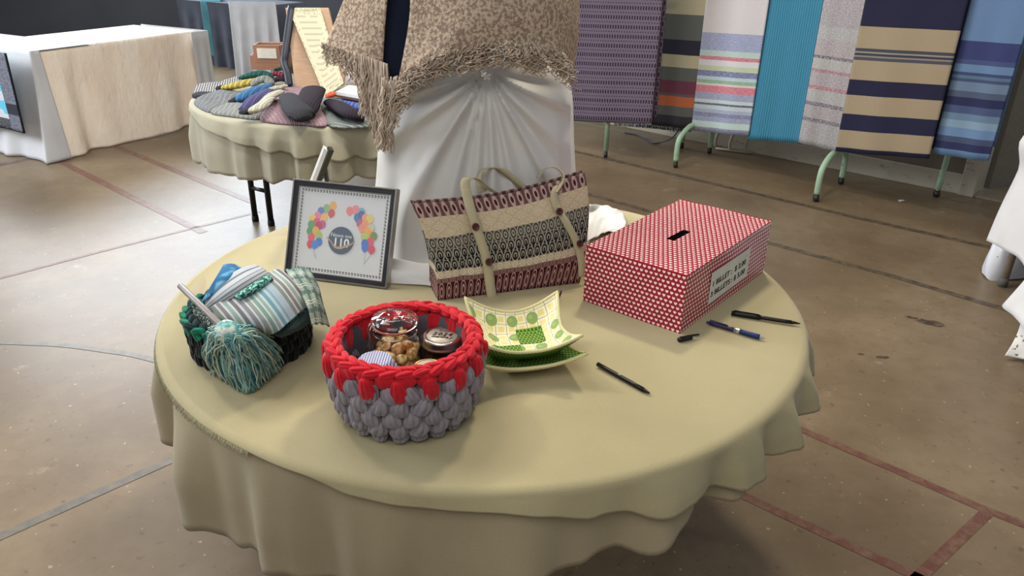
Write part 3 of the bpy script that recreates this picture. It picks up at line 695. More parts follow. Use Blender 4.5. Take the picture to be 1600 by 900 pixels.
# ================================================================= QUILTED BOWL COSIES
def bowl_pat(green=False):
    def fn():
        u, v, _ = coords('UV')
        a = fr(u*9+.1); b = fr(v*9+.3)
        yel = mix(mn((a < .55)*(b < .55), 1)*.75, (236, 230, 192), (224, 204, 118))
        yel = mix(mx((ab(a-.78) < .03), (ab(b-.78) < .03))*.7, yel, (128, 92, 128))
        # printed pears and apples
        cu = flo(u*4.5+.35); cv = flo(v*4.5+.6); fx = fr(u*4.5+.35)-.5; fy = fr(v*4.5+.6)-.5; keep = hsh(cu, cv) > .28
        d = sq(fx*fx+fy*fy*.8)
        yel = mix((d < .27)*keep, yel, (138, 162, 96)); yel = mix((sq((fx+.07)*(fx+.07)+(fy-.07)*(fy-.07)) < .11)*keep*.6, yel, (168, 186, 116))
        x = fr(u*26+flo(v*26)*.5); y = fr(v*26); gr = mix((ab(x-.5) < .13)*(ab(y-.5) < .34)+(ab(y-.9) < .08), (62, 106, 30), (152, 180, 88))
        du_, dv_ = u-.5, v-.5; sp = (ab(u-.5) < .27)*(ab(v-.5) < .27); chk = (du_*dv_) > 0
        m_ = sp*chk
        if green: return gr
        return mix(m_, yel, gr)
    return fn
M_b1 = mat('yellow_patchwork', bowl_pat(), .9, bump=(.3, .002, lambda: noise(60)))
M_b2 = mat('green_basketweave_cotton', bowl_pat(True), .9, bump=(.3, .002, lambda: noise(60)))
def lowerpat():
    u, v, _ = coords('UV'); a = fr(u*9); b = fr(v*9)
    y = mix((a < .5)*(b < .5)*.6, (226, 214, 172), (206, 180, 98)); return mix(mx(ab(a-.8) < .04, ab(b-.8) < .04)*.7, y, (120, 92, 100))
M_b3 = mat('yellow_plaid_cotton', lowerpat, .9)
M_pipe = fabric('cream_binding', (222, 214, 160))
def bowl(c, rz, side, h, inner, outer, label, z, sq_=1.0):
    r = root('bowl_cosy', (c[0], c[1], z), label, 'bowl', None)
    def P(u, v, off=0):
        x, y = (u-.5)*2, (v-.5)*2; m = max(abs(x), abs(y)); d = math.hypot(x, y)
        base = max(0, (m-.42)/.58); zc = h*(base**1.15)*(.60+.58*(min(abs(x), abs(y))/max(m, 1e-6))**2.2)
        pull = 1-.13*base*(1-(min(abs(x), abs(y))/max(m, 1e-6))**1.5)
        px, py = x*side/2*pull*(1-.05*base), y*side/2*pull*(1-.05*base); ca, sa = cos(rz), sin(rz)
        return V3((c[0]+px*ca-py*sa, c[1]+px*sa+py*ca, z+zc+.006+off))
    for nm, off, m_ in (('inner_quilting', .004, inner), ('outer_quilting', -.004, outer)):
        mb = MB(); mb.grid(lambda u, v: P(u, v, off), 40, 40); obj(nm, mb, m_, r)
    edge = [P(i/30, 0) for i in range(30)]+[P(1, i/30) for i in range(30)]+[P(1-i/30, 1) for i in range(30)]+[P(0, 1-i/30) for i in range(31)]
    mb = MB(); mb.tube(edge, .0036, 8); obj('binding', mb, M_pipe, r)
    return r
bowl((.022, 1.384), R(14), .220, .046, M_b2, M_b3, 'lower quilted bowl cosy, green inside and yellow plaid outside', TZ+.001)
bowl((.019, 1.392), R(11), .212, .060, M_b1, M_b2, 'upper quilted bowl cosy of yellow fruit print with green patches', TZ+.022)

# ================================================================= FRAMED SIGN
BL = at(446, 431); BR = at(606, 452); fd = (BR-BL); FW = fd.length; fd.normalize(); fn_ = V3((-fd.y, fd.x, 0)); fn_ = fn_ if fn_.y > 0 else -fn_
tl = R(23); fu = V3((0, 0, cos(tl)))+fn_*sin(tl); fN = fd.cross(fu)  # faces the camera
if fN.y > 0: fN = -fN
FH = .247; fr_ = root('picture_frame', BL+fd*FW/2, 'black and silver framed celebration sign with balloons leaning before the white drape', 'picture frame')
def Fp(x, y, o=0): return BL+fd*x+fu*y+fN*o+V3((0, 0, .001))
M_frame = mat('black_lacquer_frame', lambda: mix(noise(30), (34, 34, 40), (58, 58, 66)), .3, spec=.6); M_silver = plain('silver_frame_edge', (170, 165, 155), .3, .9)
def rectring(o0, o1, w0, w1, m_, name):
    mb = MB(); A = [(w0, w0), (FW-w0, w0), (FW-w0, FH-w0), (w0, FH-w0)]; B = [(w1, w1), (FW-w1, w1), (FW-w1, FH-w1), (w1, FH-w1)]
    vv = [Fp(*a, o0) for a in A]+[Fp(*a, o1) for a in A]+[Fp(*b, o1) for b in B]+[Fp(*b, o0) for b in B]
    ff = []
    for k in range(3): ff += [(k*4+i, k*4+(i+1) % 4, (k+1)*4+(i+1) % 4, (k+1)*4+i) for i in range(4)]
    ff += [(12+i, 12+(i+1) % 4, (i+1) % 4, i) for i in range(4)]
    mb.add(vv, ff); return obj(name, mb, m_, fr_, smooth=False, bevel=.0006)
rectring(-.012, .010, 0, .004, M_silver, 'outer_edge'); rectring(-.010, .007, .004, .015, M_frame, 'moulding'); rectring(-.008, .005, .015, .0175, M_silver, 'inner_edge')
mb = MB(); w = .0165; mb.add([Fp(w, w, .001), Fp(FW-w, w, .001), Fp(FW-w, FH-w, .001), Fp(w, FH-w, .001)], [(0, 1, 2, 3)]); obj('print', mb, plain('white_print_paper', (214, 216, 218), .5, var=.02), fr_, smooth=False)
mb = MB(); c_ = [Fp(.006, .006, -.010), Fp(FW-.006, .006, -.010), Fp(FW-.006, FH-.006, -.010), Fp(.006, FH-.006, -.010)]; mb.add(c_, [(3, 2, 1, 0)]); obj('backing', mb, M_black, fr_, smooth=False)
def disc(mb, x, y, rx, ry, o, n=18, tail=False):
    vv = [Fp(x, y, o)]+[Fp(x+rx*cos(2*pi*i/n), y+ry*sin(2*pi*i/n)-(ry*.25 if tail and i == 3*n//4 else 0), o) for i in range(n)]
    mb.add(vv, [(0, 1+i, 1+(i+1) % n) for i in range(n)])
def at_f(u, v): # picture pixel -> frame coordinates
    p = onplane(u, v, BL, fN)-BL; return p.dot(fd), p.dot(fu)
def cropf(x, y): return at_f(430+x*230/862, 220+y*240/900)
bals = [((340, 383), (232, 178, 92)), ((331, 427), (206, 92, 96)), ((303, 398), (150, 186, 130)), ((270, 415), (108, 132, 198)), ((288, 450), (236, 190, 110)), ((250, 442), (232, 132, 168)), ((220, 458), (226, 206, 110)), ((245, 478), (222, 92, 120)), ((213, 492), (96, 168, 110)), ((278, 492), (200, 96, 150)), ((257, 500), (190, 70, 100)), ((206, 531), (84, 160, 112)), ((239, 529), (236, 178, 82)), ((256, 556), (168, 198, 90)), ((213, 566), (226, 92, 110)), ((207, 606), (214, 72, 94)), ((257, 594), (60, 124, 206)), ((234, 610), (66, 136, 214)),
        ((438, 413), (234, 136, 126)), ((473, 405), (238, 140, 150)), ((507, 420), (120, 178, 200)), ((483, 452), (72, 132, 178)), ((508, 438), (88, 106, 168)), ((530, 455), (240, 166, 120)), ((556, 460), (232, 210, 120)), ((498, 486), (180, 110, 150)), ((528, 490), (238, 160, 116)), ((510, 515), (236, 150, 130)), ((563, 512), (200, 204, 180)), ((545, 535), (240, 178, 92)), ((552, 552), (238, 168, 84)), ((578, 562), (110, 148, 84)), ((524, 566), (184, 204, 96)), ((558, 594), (224, 84, 110)), ((527, 604), (64, 120, 206)), ((528, 628), (70, 122, 204)), ((566, 640), (218, 70, 98))]
bm2 = {}
for (xy, c) in bals:
    key = tuple(c); x, y = cropf(*xy); mb = MB()
    disc(mb, x, y, .0096, .0108, .0014+.00002*len(bm2), tail=True); bm2[xy] = 1
    obj('balloon_print', mb, plain('balloon_ink', c, .5, var=.04), fr_, smooth=False)
mb = MB()
for a1, b1_ in (((228, 635), (240, 692)), ((214, 632), (240, 690)), ((530, 650), (520, 725)), ((566, 662), (522, 722))):
    p, q_ = cropf(*a1), cropf(*b1_); mb.tube([Fp(*p, .0013), Fp(*q_, .0013)], .00025, 3)
obj('balloon_strings', mb, plain('string_ink', (150, 150, 150)), fr_)
cx_, cy_ = cropf(387, 587); mb = MB(); disc(mb, cx_, cy_, .0345, .0345, .0023, 40); obj('round_badge', mb, plain('slate_ink', (62, 84, 104), .5), fr_, smooth=False)
Mf = Matrix((( fd.x, fu.x, fN.x, 0), (fd.y, fu.y, fN.y, 0), (fd.z, fu.z, fN.z, 0), (0, 0, 0, 1)))
M_wp = plain('white_ink', (236, 238, 240), .5)
text_mesh('Fêtons nos', .0130, Matrix.Translation(Fp(cx_, cy_+.0120, .0026)) @ Mf, 'lettering', M_wp, fr_, thick=.0001)
text_mesh('110', .030, Matrix.Translation(Fp(cx_+.001, cy_-.0065, .0026)) @ Mf, 'lettering', M_wp, fr_, thick=.0001, bold=.0007)
mb = MB(); pts = [Fp(*cropf(*p), .0031) for p in ((303, 566), (330, 592), (350, 622), (385, 630), (420, 618), (445, 610), (468, 592))]
pts = crom(pts, 4); vv = []
for i, p in enumerate(pts):
    k = .0014+.0018*sin(pi*i/(len(pts)-1)); vv += [p+fu*k, p-fu*k]
mb.add(vv, [(2*i, 2*i+1, 2*i+3, 2*i+2) for i in range(len(pts)-1)]); obj('ribbon_print', mb, plain('tan_ribbon_ink', (188, 156, 132)), fr_, smooth=False)
mb = MB(); s = .0225; i_ = .0052    # border of little round heads
def motif(x, y):
    mb.tube([Fp(x-.0018, y-.0026, .0013), Fp(x+.0020, y-.0012, .0013), Fp(x+.0022, y+.0018, .0013), Fp(x-.0004, y+.0028, .0013), Fp(x-.0018, y+.0012, .0013)], [.0006, .0010, .0012, .0012, .0010], 4, flat=.2, up=fN)
nx = 29; ny = 24
for k in range(nx):
    x = s+.003+(FW-2*s-.006)*k/(nx-1); motif(x, s+.002); motif(x, FH-s-.002)
for k in range(1, ny-1):
    y = s+.002+(FH-2*s-.004)*k/(ny-1); motif(s+.003, y); motif(FW-s-.003, y)
obj('border_motifs', mb, M_ink, fr_, kind='stuff')
mb = MB(); mb.add([Fp(.017, .017, .0035), Fp(FW-.017, .017, .0035), Fp(FW-.017, FH-.017, .0035), Fp(.017, FH-.017, .0035)], [(0, 1, 2, 3)])
M_pane = mat('picture_glass', (255, 255, 255), .04, alpha=.10, spec=.8); obj('glass_pane', mb, M_pane, fr_, smooth=False)
# upright behind the frame
s0, s1 = aty(490, 300, 1.99), aty(513, 232, 1.99); s0 = V3((s0.x-.03, s0.y, TZ))
st = root('display_easel', (s0.x, s0.y, TZ), 'slim black easel leg with a white face rising behind the framed sign', 'easel')
mb = MB(); base = at(470, 345, TZ); dv = (s1-V3((base.x, base.y, TZ+.002))); P0 = V3((base.x, base.y, TZ+.003)); 
mb.tube([p+V3((.007, 0, 0)) for p in (P0, P0+dv*.5, s1)], [.010]*3, 4, flat=.6, up=(0, -1, .3)); obj('upright', mb, M_black, st, smooth=False)
mb = MB(); o3 = V3((-.005, -.010, .004)); mb.tube([P0+dv*.45+o3, s1+o3], [.0105, .0095], 4, flat=.35, up=(-.3, -1, .4)); obj('white_face', mb, plain('gloss_white', (240, 240, 240), .2), st, smooth=False)
mb = MB(); mb.tube([P0+V3((.07, .10, 0)), P0+dv*.8+V3((.004, .008, 0))], .006, 6); obj('rear_strut', mb, M_black, st)

# ================================================================= DRAPED DISPLAY FORM
FCx, FCy = -.103, 2.03
KN = aty(760, 118, 1.85)
M_sheet = fabric('white_satin_sheet', (226, 224, 220), weave=1200, var=.02, big=4, bump=.06, rough=.55, sheen=.3)
form = root('display_form', (FCx, FCy, TZ), 'dressmaker form draped in a white gathered sheet on the near table', 'dress form')
fold_dirs = [(-2.92, .9, .07), (-2.60, 1.3, .08), (-2.20, 1.4, .07), (-1.92, 1.0, .06), (-1.72, 1.1, .05), (-1.46, 1.2, .055), (-1.28, .9, .06), (-.98, 1.5, .05), (-.70, 1.1, .09), (-.36, 1.2, .08)]
def Psheet(u, v):
    a = u*2*pi-pi/2; z = v   # v 0 bottom .. 1 top
    H_ = .56; zz = H_*(1-(1-v)**1.0)
    t = v
    top = max(0, (t-.72)/.28); rr = math.sqrt(max(0, 1-top**2.4))
    wx = (.282-.050*t+.03*(1-t)**6)*rr; wy = (.165-.01*t+.055*(1-t)**5)*rr
    ca, sa = cos(a), sin(a); e = .80
    x = FCx+wx*math.copysign(abs(ca)**e, ca)+.02*(t-.5); y = FCy+wy*math.copysign(abs(sa)**e, sa); z = TZ+.002+H_*t*(1-.02*top)
    front = max(0, -sa)**.5
    dx, dz_ = x-KN.x, z-KN.z; rho = math.hypot(dx, dz_); ph = math.atan2(dz_, dx); f = 0
    for d0, am, wdt in fold_dirs:
        bend = d0+.20*math.copysign(1, d0+1.57)*-rho*1.0
        g = (ph-bend+pi) % (2*pi)-pi
        f += am*math.exp(-(g/wdt)**2)-.30*am*math.exp(-((g-wdt*2.0)/wdt)**2)
    amp = .024*min(1, rho/.10)*math.exp(-rho*1.3)
    hem = .012*(1-t)**3*sin(a*9+1)+.006*(1-t)**2*sin(a*17)
    side = (1-front)*.006*sin(a*14)*min(1, 3*(1-t))
    y -= (f*amp*front)+hem*front; x += (side+hem*(1-front))*math.copysign(1, ca)
    y += .030*math.exp(-(rho/.035)**2)*front
    return (x, y, z)
mb = MB(); mb.grid(Psheet, 400, 110, wrap=True); obj('white_sheet', mb, M_sheet, form)
mb = MB()
for k in range(5):
    a = k*1.3+.4; q_ = V3((KN.x, KN.y-.012, KN.z)); mb.tube(crom([q_+V3((.010*cos(a), .006, .008*sin(a))), q_+V3((.005*cos(a), -.002, .004*sin(a))), q_+V3((-.010*cos(a+.6), .004, .008*sin(a+2)))], 3), [.0020, .0026, .0028, .0028, .0024, .0020, .0014], 6)
obj('gathered_knot', mb, M_sheet, form)
# hem lying on the table, left front and right
hm = sheet('sheet_hem', [[(585, 400, TZ+.05), (625, 405, TZ+.045), (665, 412, TZ+.035), (700, 405, TZ+.05)], [(590, 420, TZ+.022), (630, 424, TZ+.02), (665, 432, TZ+.016), (700, 436, TZ+.014)], [(596, 434, TZ+.018), (632, 432, TZ+.02), (666, 440, TZ+.012), (700, 448, TZ+.006)], [(598, 442, TZ+.006), (636, 444, TZ+.006), (668, 446, TZ+.006), (700, 452, TZ+.005)]], M_sheet, form)
hm = sheet('sheet_hem', [[(885, 322, TZ+.05), (920, 320, TZ+.03), (950, 322, TZ+.02), (972, 332, TZ+.014)], [(888, 340, TZ+.035), (922, 330, TZ+.006), (948, 334, TZ+.02), (978, 345, TZ+.018)], [(890, 360, TZ+.02), (925, 348, TZ+.028), (944, 348, TZ+.006), (976, 356, TZ+.014)], [(895, 385, TZ+.01), (928, 372, TZ+.012), (948, 362, TZ+.022), (970, 366, TZ+.006)]], M_sheet, form, wob=.002)
# torso in navy and the fringed shawl
M_navy = fabric('navy_knit', (30, 38, 56), weave=400)
mb = MB()
def Pt(u, v):
    a = u*2*pi; z = 1.15+.55*v; k = 1-.25*sin(pi*v)*.4-.65*max(0, (v-.82)/.18)**2
    return (FCx-.02+.20*k*cos(a), FCy+.02+.12*k*sin(a), z)
mb.grid(Pt, 48, 24, wrap=True); bodyo = obj('dress_form', mb, M_navy, None); col.objects.unlink(bodyo)
gar = root('dark_cardigan', (FCx, FCy, 1.16), 'dark navy garment on the form above the white drape, under the fringed shawl', 'garment')
obj('garment_body', mb, M_navy, gar)
mb = MB(); g0 = aty(622, 120, 1.93); mb.tube(crom([g0+V3((.03, .06, .33)), g0+V3((.005, .03, .18)), g0+V3((-.012, .0, .03)), g0+V3((-.014, .0, .0))], 4), [.065]*12+[.06], 16, flat=.5, up=(0, 1, 0)); obj('sleeve', mb, M_navy, gar)
M_shawl = mat('beige_open_knit', lambda: mix(step(noise(130, detail=3), .4, .6), (138, 118, 102), (190, 170, 148)), .95, bump=(.6, .004, lambda: noise(200)))
sh = root('fringed_shawl', (FCx, FCy-.1, 1.2), 'beige knitted shawl with long curly fringe draped over the white form', 'shawl')
pl = [[(560, -60, 2.02), (590, -60, 1.95), (610, -60, 1.90)], [(530, 20, 2.00), (570, 30, 1.93), (602, 30, 1.89)], [(508, 72, 1.98), (556, 86, 1.91), (598, 100, 1.88)]]
sheet('shawl_panel', [[aty(*p) for p in r] for r in pl], M_shawl, sh, world=True, solid=.004)
pl = [[(640, -60, 1.88), (740, -70, 1.82), (830, -70, 1.83), (880, -60, 1.92), (900, -60, 2.05)], [(640, 30, 1.86), (740, 20, 1.79), (830, 20, 1.80), (885, 20, 1.89), (905, 30, 2.03)], [(618, 150, 1.86), (668, 96, 1.80), (790, 76, 1.79), (868, 84, 1.83), (896, 110, 1.98)]]
sheet('shawl_panel', [[aty(*p) for p in r] for r in pl], M_shawl, sh, world=True, solid=.004)
M_fr = [fabric('fringe_'+n, c, weave=500, var=.1, big=50) for n, c in (('tan', (208, 188, 166)), ('pale', (236, 222, 204)), ('brown', (182, 160, 140)))]
mb = MB(); rnd = random.Random(31)
def strand(p, q_, curl=.004, rad=.0017, sag=0, n=9):
    mb.cur = rnd.choices((0, 1, 2), (4, 2, 2))[0]; ph = rnd.uniform(0, 6); fq = rnd.uniform(1.8, 3.6); pts = []
    for i in range(n+1):
        t = i/n; w = curl*min(1, t*3); pts.append(p.lerp(q_, t)+V3((w*sin(ph+fq*t*6.28), w*.6*cos(ph*1.3+fq*t*5)-sag*sin(pi*t), w*.4*sin(ph+t*9))))
    mb.tube(pts, [rad*(1-.25*i/n) for i in range(n+1)], 5)
def interp(tab, x):
    for (x0, y0), (x1, y1) in zip(tab, tab[1:]):
        if x <= x1: return y0+(y1-y0)*max(0, (x-x0)/(x1-x0))
    return tab[-1][1]
for i in range(300):   # long outer fringe on the left
    x = rnd.uniform(503, 606); y0 = interp([(503, 66), (556, 82), (606, 100)], x); y1 = interp([(503, 96), (530, 108), (552, 128), (560, 176), (575, 192), (590, 235), (606, 238)], x)+rnd.uniform(-22, 4)
    D = interp([(503, 1.98), (556, 1.90), (606, 1.86)], x)+rnd.uniform(-.012, .012)
    strand(aty(x, y0, D), aty(x+4+rnd.uniform(-5, 7), y1, D-.005), .0045)
for i in range(70):    # thick hank in front of the drape's shoulder
    x = rnd.uniform(596, 630); y0 = 118+rnd.uniform(0, 22); y1 = interp([(596, 238), (612, 232), (622, 195), (632, 168)], x)+rnd.uniform(-25, 3)
    D = 1.835+rnd.uniform(-.012, .012); strand(aty(x, y0, D), aty(x-3+rnd.uniform(-5, 5), y1, D), .0055)
for i in range(460):   # curly edge across the top of the drape
    x = rnd.uniform(614, 892); y0 = interp([(614, 146), (640, 116), (668, 92), (740, 78), (800, 74), (868, 84), (892, 104)], x)+rnd.uniform(-12, 8)
    L = interp([(614, 48), (650, 44), (690, 34), (760, 32), (800, 34), (892, 40)], x)*rnd.uniform(.5, 1.0)
    D = interp([(614, 1.835), (668, 1.80), (760, 1.785), (840, 1.79), (892, 1.86)], x)+rnd.uniform(-.012, .006)
    dx = rnd.uniform(-26, 10) if x < 780 else rnd.uniform(-8, 24)
    strand(aty(x, y0, D), aty(x+dx*.7, y0+L, D+.010), .008, .0017)
obj('fringe', mb, M_fr, sh, kind='stuff')

# ================================================================= TOTE BAG
def tote_pat():
    u, v, _ = coords('UV'); n = 21.0
    x = fr(u*n)-.5; ax = ab(x)
    cream = (206, 188, 160)
    # top maroon band  (v .87..1)
    y = (v-.87)/.13; yc = y-.5
    oval = ((x/.17)*(x/.17)+(yc/.24)*(yc/.24)) < 1
    colw = .17+.15*sn(y*3.1416)
    cols_ = (ax > colw)*(sn(ax*70) > -.75)
    band1 = mix(mx(oval, cols_), (190, 160, 150), (72, 28, 38))
    # cream band
    dm = ab(fr(u*n*.5)-.5)*2+ab(fr(v*9)-.5)*2
    band2 = mix(step(noise(110, kind='UV', detail=2), .4, .6)*.5+(ab(dm-.9) < .14)*.25, (216, 200, 170), (176, 150, 118))
    # grey ogee band (v .34..0.68)
    y = (v-.34)/.34; yy = fr(y*3)-.5
    row = flo(y*3); x2 = fr(u*n+row*.5)-.5
    d = sq((x2*2.1)*(x2*2.1)+(yy*1.7)*(yy*1.7))
    rings = sn(d*11+1) > -.1
    dk = mix(y > .62, (24, 24, 32), (72, 68, 64))
    band3 = mix(mx(rings, (ab(x2) < .10)*(yy < .1)*(y < .66)), (164, 156, 138), dk)
    # diamonds
    y = (v-.26)/.08-.5; dd_ = ax*1.3+ab(y)
    band4 = mix((ab(dd_-.48) < .09)+(dd_ < .16), (196, 178, 150), (226, 214, 192))
    # lower maroon band (v 0 .. .26)
    y = v/.26; yo = (y-.38)/.42
    d = sq((x/.34)*(x/.34)+yo*yo)
    o1 = (d < .35)+(d > .62)*(d < .88)+(d > 1.08)
    up_ = mx(mn(o1, 1)*(y < .80), (y > .80)*(sn(ax*46) > -.2))
    band5 = mix(up_, (186, 148, 134), (68, 22, 34))
    c = mix(v > .26, band5, band4); c = mix(v > .34, c, band3); c = mix(v > .68, c, band2); c = mix(v > .87, c, band1)
    return c, noise(160, kind='UV', detail=2, sc=(2, 1, 1))
M_tote = mat('woven_overshot_fabric', tote_pat, .9, bump=(.5, .003))
B1, B2 = at(690, 470), at(907, 443); bd = (B2-B1).normalized(); bn = V3((-bd.y, bd.x, 0)); T_ = R(17); bu = V3((0, 0, cos(T_)))+bn*sin(T_); bN = bd.cross(bu)
bag = root('tote_bag', (B1+B2)/2+bn*.05, 'handwoven tote bag in maroon, cream and grey bands with buttoned straps', 'bag')
def bagpx(u, v): p = onplane(u, v, B1, bN)-B1; return p.dot(bd), p.dot(bu)
TLp, TRp, BLp, BRp = bagpx(643, 318), bagpx(913, 270), bagpx(684, 470), bagpx(905, 442)
LM, RM = bagpx(675, 400), bagpx(920, 350)
def q2(a, b, c, t): return a*(1-t)*(1-2*t)+b*4*t*(1-t)+c*t*(2*t-1)
def bagP(u, v, back=0):
    lx, ly = q2(BLp[0], LM[0], TLp[0], v), q2(BLp[1], LM[1], TLp[1], v); rx, ry = q2(BRp[0], RM[0], TRp[0], v), q2(BRp[1], RM[1], TRp[1], v)
    x = lx+(rx-lx)*u; y = ly+(ry-ly)*u; y -= .012*sin(pi*u)*v*1.4
    th = .050*(1-v)**.8+.010
    puff_ = (.014*sin(pi*u)**.5*sin(pi*min(1, v*1.02))+.004*sin(u*9+v*3)*sin(pi*v)+.003*sin(u*21+v*8)*sin(pi*v)) if 0 <= u <= 1 else 0
    p = B1+bd*x+bu*y
    crease = .006*math.exp(-((u-.10-.25*v)/.035)**2)*sin(pi*v)
    if back: p = p+bn*(th*1.6)+V3((0, 0, .002))+bn*puff_*.5
    else: p = p-bn*(puff_-crease)
    p.z = max(p.z, TZ+.003)
    return p
mb = MB(); NU, NV = 70, 44
mb.grid(lambda u, v: bagP(u, v), NU, NV); obj('front_panel', mb, M_tote, bag, solid=.002)
mb = MB(); mb.grid(lambda u, v: bagP(u, v, 1), NU, NV); obj('back_panel', mb, M_tote, bag, solid=.002)
def gus(nm, uu):
    mb = MB(); mb.grid(lambda s, v: bagP(uu, v).lerp(bagP(uu, v, 1), s)+bd*((-1 if uu == 0 else 1)*(-.014)*sin(pi*s)*v), 8, 30); mb.uv = [(a*.25, b) for a, b in mb.uv]; obj(nm, mb, M_tote, bag)
gus('side_gusset', 0); gus('side_gusset', 1)
mb = MB(); mb.grid(lambda u, s: bagP(u, 0).lerp(bagP(u, 0, 1), s), 20, 4); mb.uv = [(a, .1) for a, b in mb.uv]; obj('base_panel', mb, M_tote, bag)
mb = MB(); mb.grid(lambda u, s: bagP(u, .90).lerp(bagP(u, .90, 1), s), 20, 4); obj('inner_lining', mb, fabric('cream_lining', (170, 150, 120)), bag)
M_strap = fabric('cotton_webbing', (200, 188, 154), weave=700, var=.04)
def ribbon(pts, w, wdir, m_, parent, name='strap', n=8, solid=.0022):
    P = crom(pts, n); mb = MB(); vv = []
    W_ = [V3(d_) for d_ in wdir] if isinstance(wdir, list) else None
    Wc = crom(W_, n) if W_ else None
    L = 0
    uv = []
    for i, p in enumerate(P):
        a = (Wc[i] if Wc else V3(wdir)).normalized()*w/2; vv += [p-a, p+a]; uv += [(0, i), (1, i)]
    mb.add(vv, [(2*i, 2*i+1, 2*i+3, 2*i+2) for i in range(len(P)-1)], uv)
    return obj(name, mb, m_, parent, solid=solid)
def bagpt(u, v, o=.004):   # point on the bag's front seen at a pixel
    x, y = bagpx(u, v); h = max(.0, min(1, y/max(TLp[1], .1)))
    uu = max(0, min(1, x/FWb)); vv_ = h
    puff_ = .014*sin(pi*uu)**.5*sin(pi*vv_)+.004
    p = B1+bd*x+bu*y-bn*(puff_+o); p.z = max(p.z, TZ+.004); return p
FWb = (B2-B1).length
sw = .0235
def shiftn(p, u, v): # keep the pixel while moving along the ray towards the camera
    d_ = ray(u, v); return O+d_*((p-O).length-.012)*(1/d_.length)
def bp(u, v, pull=.017):
    p = onplane(u, v, B1, bN); d_ = (O-p).normalized(); return p+d_*pull
s_l = [bp(771, 476, .014), bp(766, 448, .017), bp(760, 405, .021), bp(744, 355, .022), bp(733, 318, .016), bp(728, 296, .012)]
ribbon(s_l, sw, bd, M_strap, bag)
s_lt = [bp(728, 296, .012), bp(727, 285, .008), bp(732, 278, .0), bp(745, 280, -.02), bp(757, 290, -.035), bp(772, 300, -.045)]
ribbon(s_lt, sw, [bd, bd, (bd*.8-bn*.4), (bd*.6-bn*.7), (bd*.6-bn*.7), (bd*.6-bn*.7)], M_strap, bag, 'handle')
s_b = [bp(755, 300, -.05), bp(748, 284, -.055), bp(752, 268, -.06), bp(768, 262, -.062), bp(790, 270, -.06), bp(814, 290, -.055), bp(826, 300, -.05)]
ribbon(s_b, sw*.85, [(bd+bu*.2)]+[(bd*.5-bn*.9)]*1+[(bd*.3+bu*.3-bn)]*2+[(bd*.3+bu*.6-bn*.6)]*3, M_strap, bag, 'handle')
s_r = [bp(910, 432, .014), bp(908, 405, .014), bp(899, 375, .017), bp(883, 345, .020), bp(869, 322, .016), bp(866, 302, .012), bp(872, 290, .006)]
ribbon(s_r, sw*.85, bd, M_strap, bag)
s_rt = [bp(868, 300, .012), bp(878, 285, .004), bp(879, 272, -.004), bp(868, 262, -.02), bp(852, 264, -.03), bp(840, 278, -.04)]
ribbon(s_rt, sw*.5, [(bd*.4-bn), (bd*.3-bn), (bd*.2-bn), (bu*.3-bn), (bu*.3-bn), (bd*.3-bn)], M_strap, bag, 'handle')
M_btn = mat('brown_leather_button', lambda: mix(noise(200), (66, 34, 34), (92, 54, 50)), .4)
for u, v in ((743, 354), (764, 409), (874, 330), (906, 380)):
    p = bp(u, v, .0265); e1 = bd; e2 = bu; mb = MB(); n = 24
    prof = [(.0088, 0), (.0092, .0015), (.0088, .003), (.0066, .0033), (.006, .0024), (.001, .0024)]
    vv = [p+(e1*cos(2*pi*k/n)+e2*sin(2*pi*k/n))*r-bn*h for r, h in prof for k in range(n)]
    mb.add(vv, [(i*n+k, i*n+(k+1) % n, (i+1)*n+(k+1) % n, (i+1)*n+k) for i in range(5) for k in range(n)]+[tuple(range(n))[::-1]])
    bo = obj('button', mb, M_btn, bag)
    mb = MB()
    for sx in (-.002, .002):
        for sy in (-.002, .002): mb.tube([p+e1*sx+e2*sy-bn*.001, p+e1*sx+e2*sy-bn*.0030], .0007, 5)
    obj('thread_holes', mb, M_ink, bo)

mb = MB(); mb.tube(crom([at(877, 455, TZ+.03), at(873, 466, TZ+.012), at(868, 480, TZ+.006)], 4), .0045, 8, flat=.5); obj('leather_tie', mb, M_btn, bag, label='thin brown tie at the bag corner')
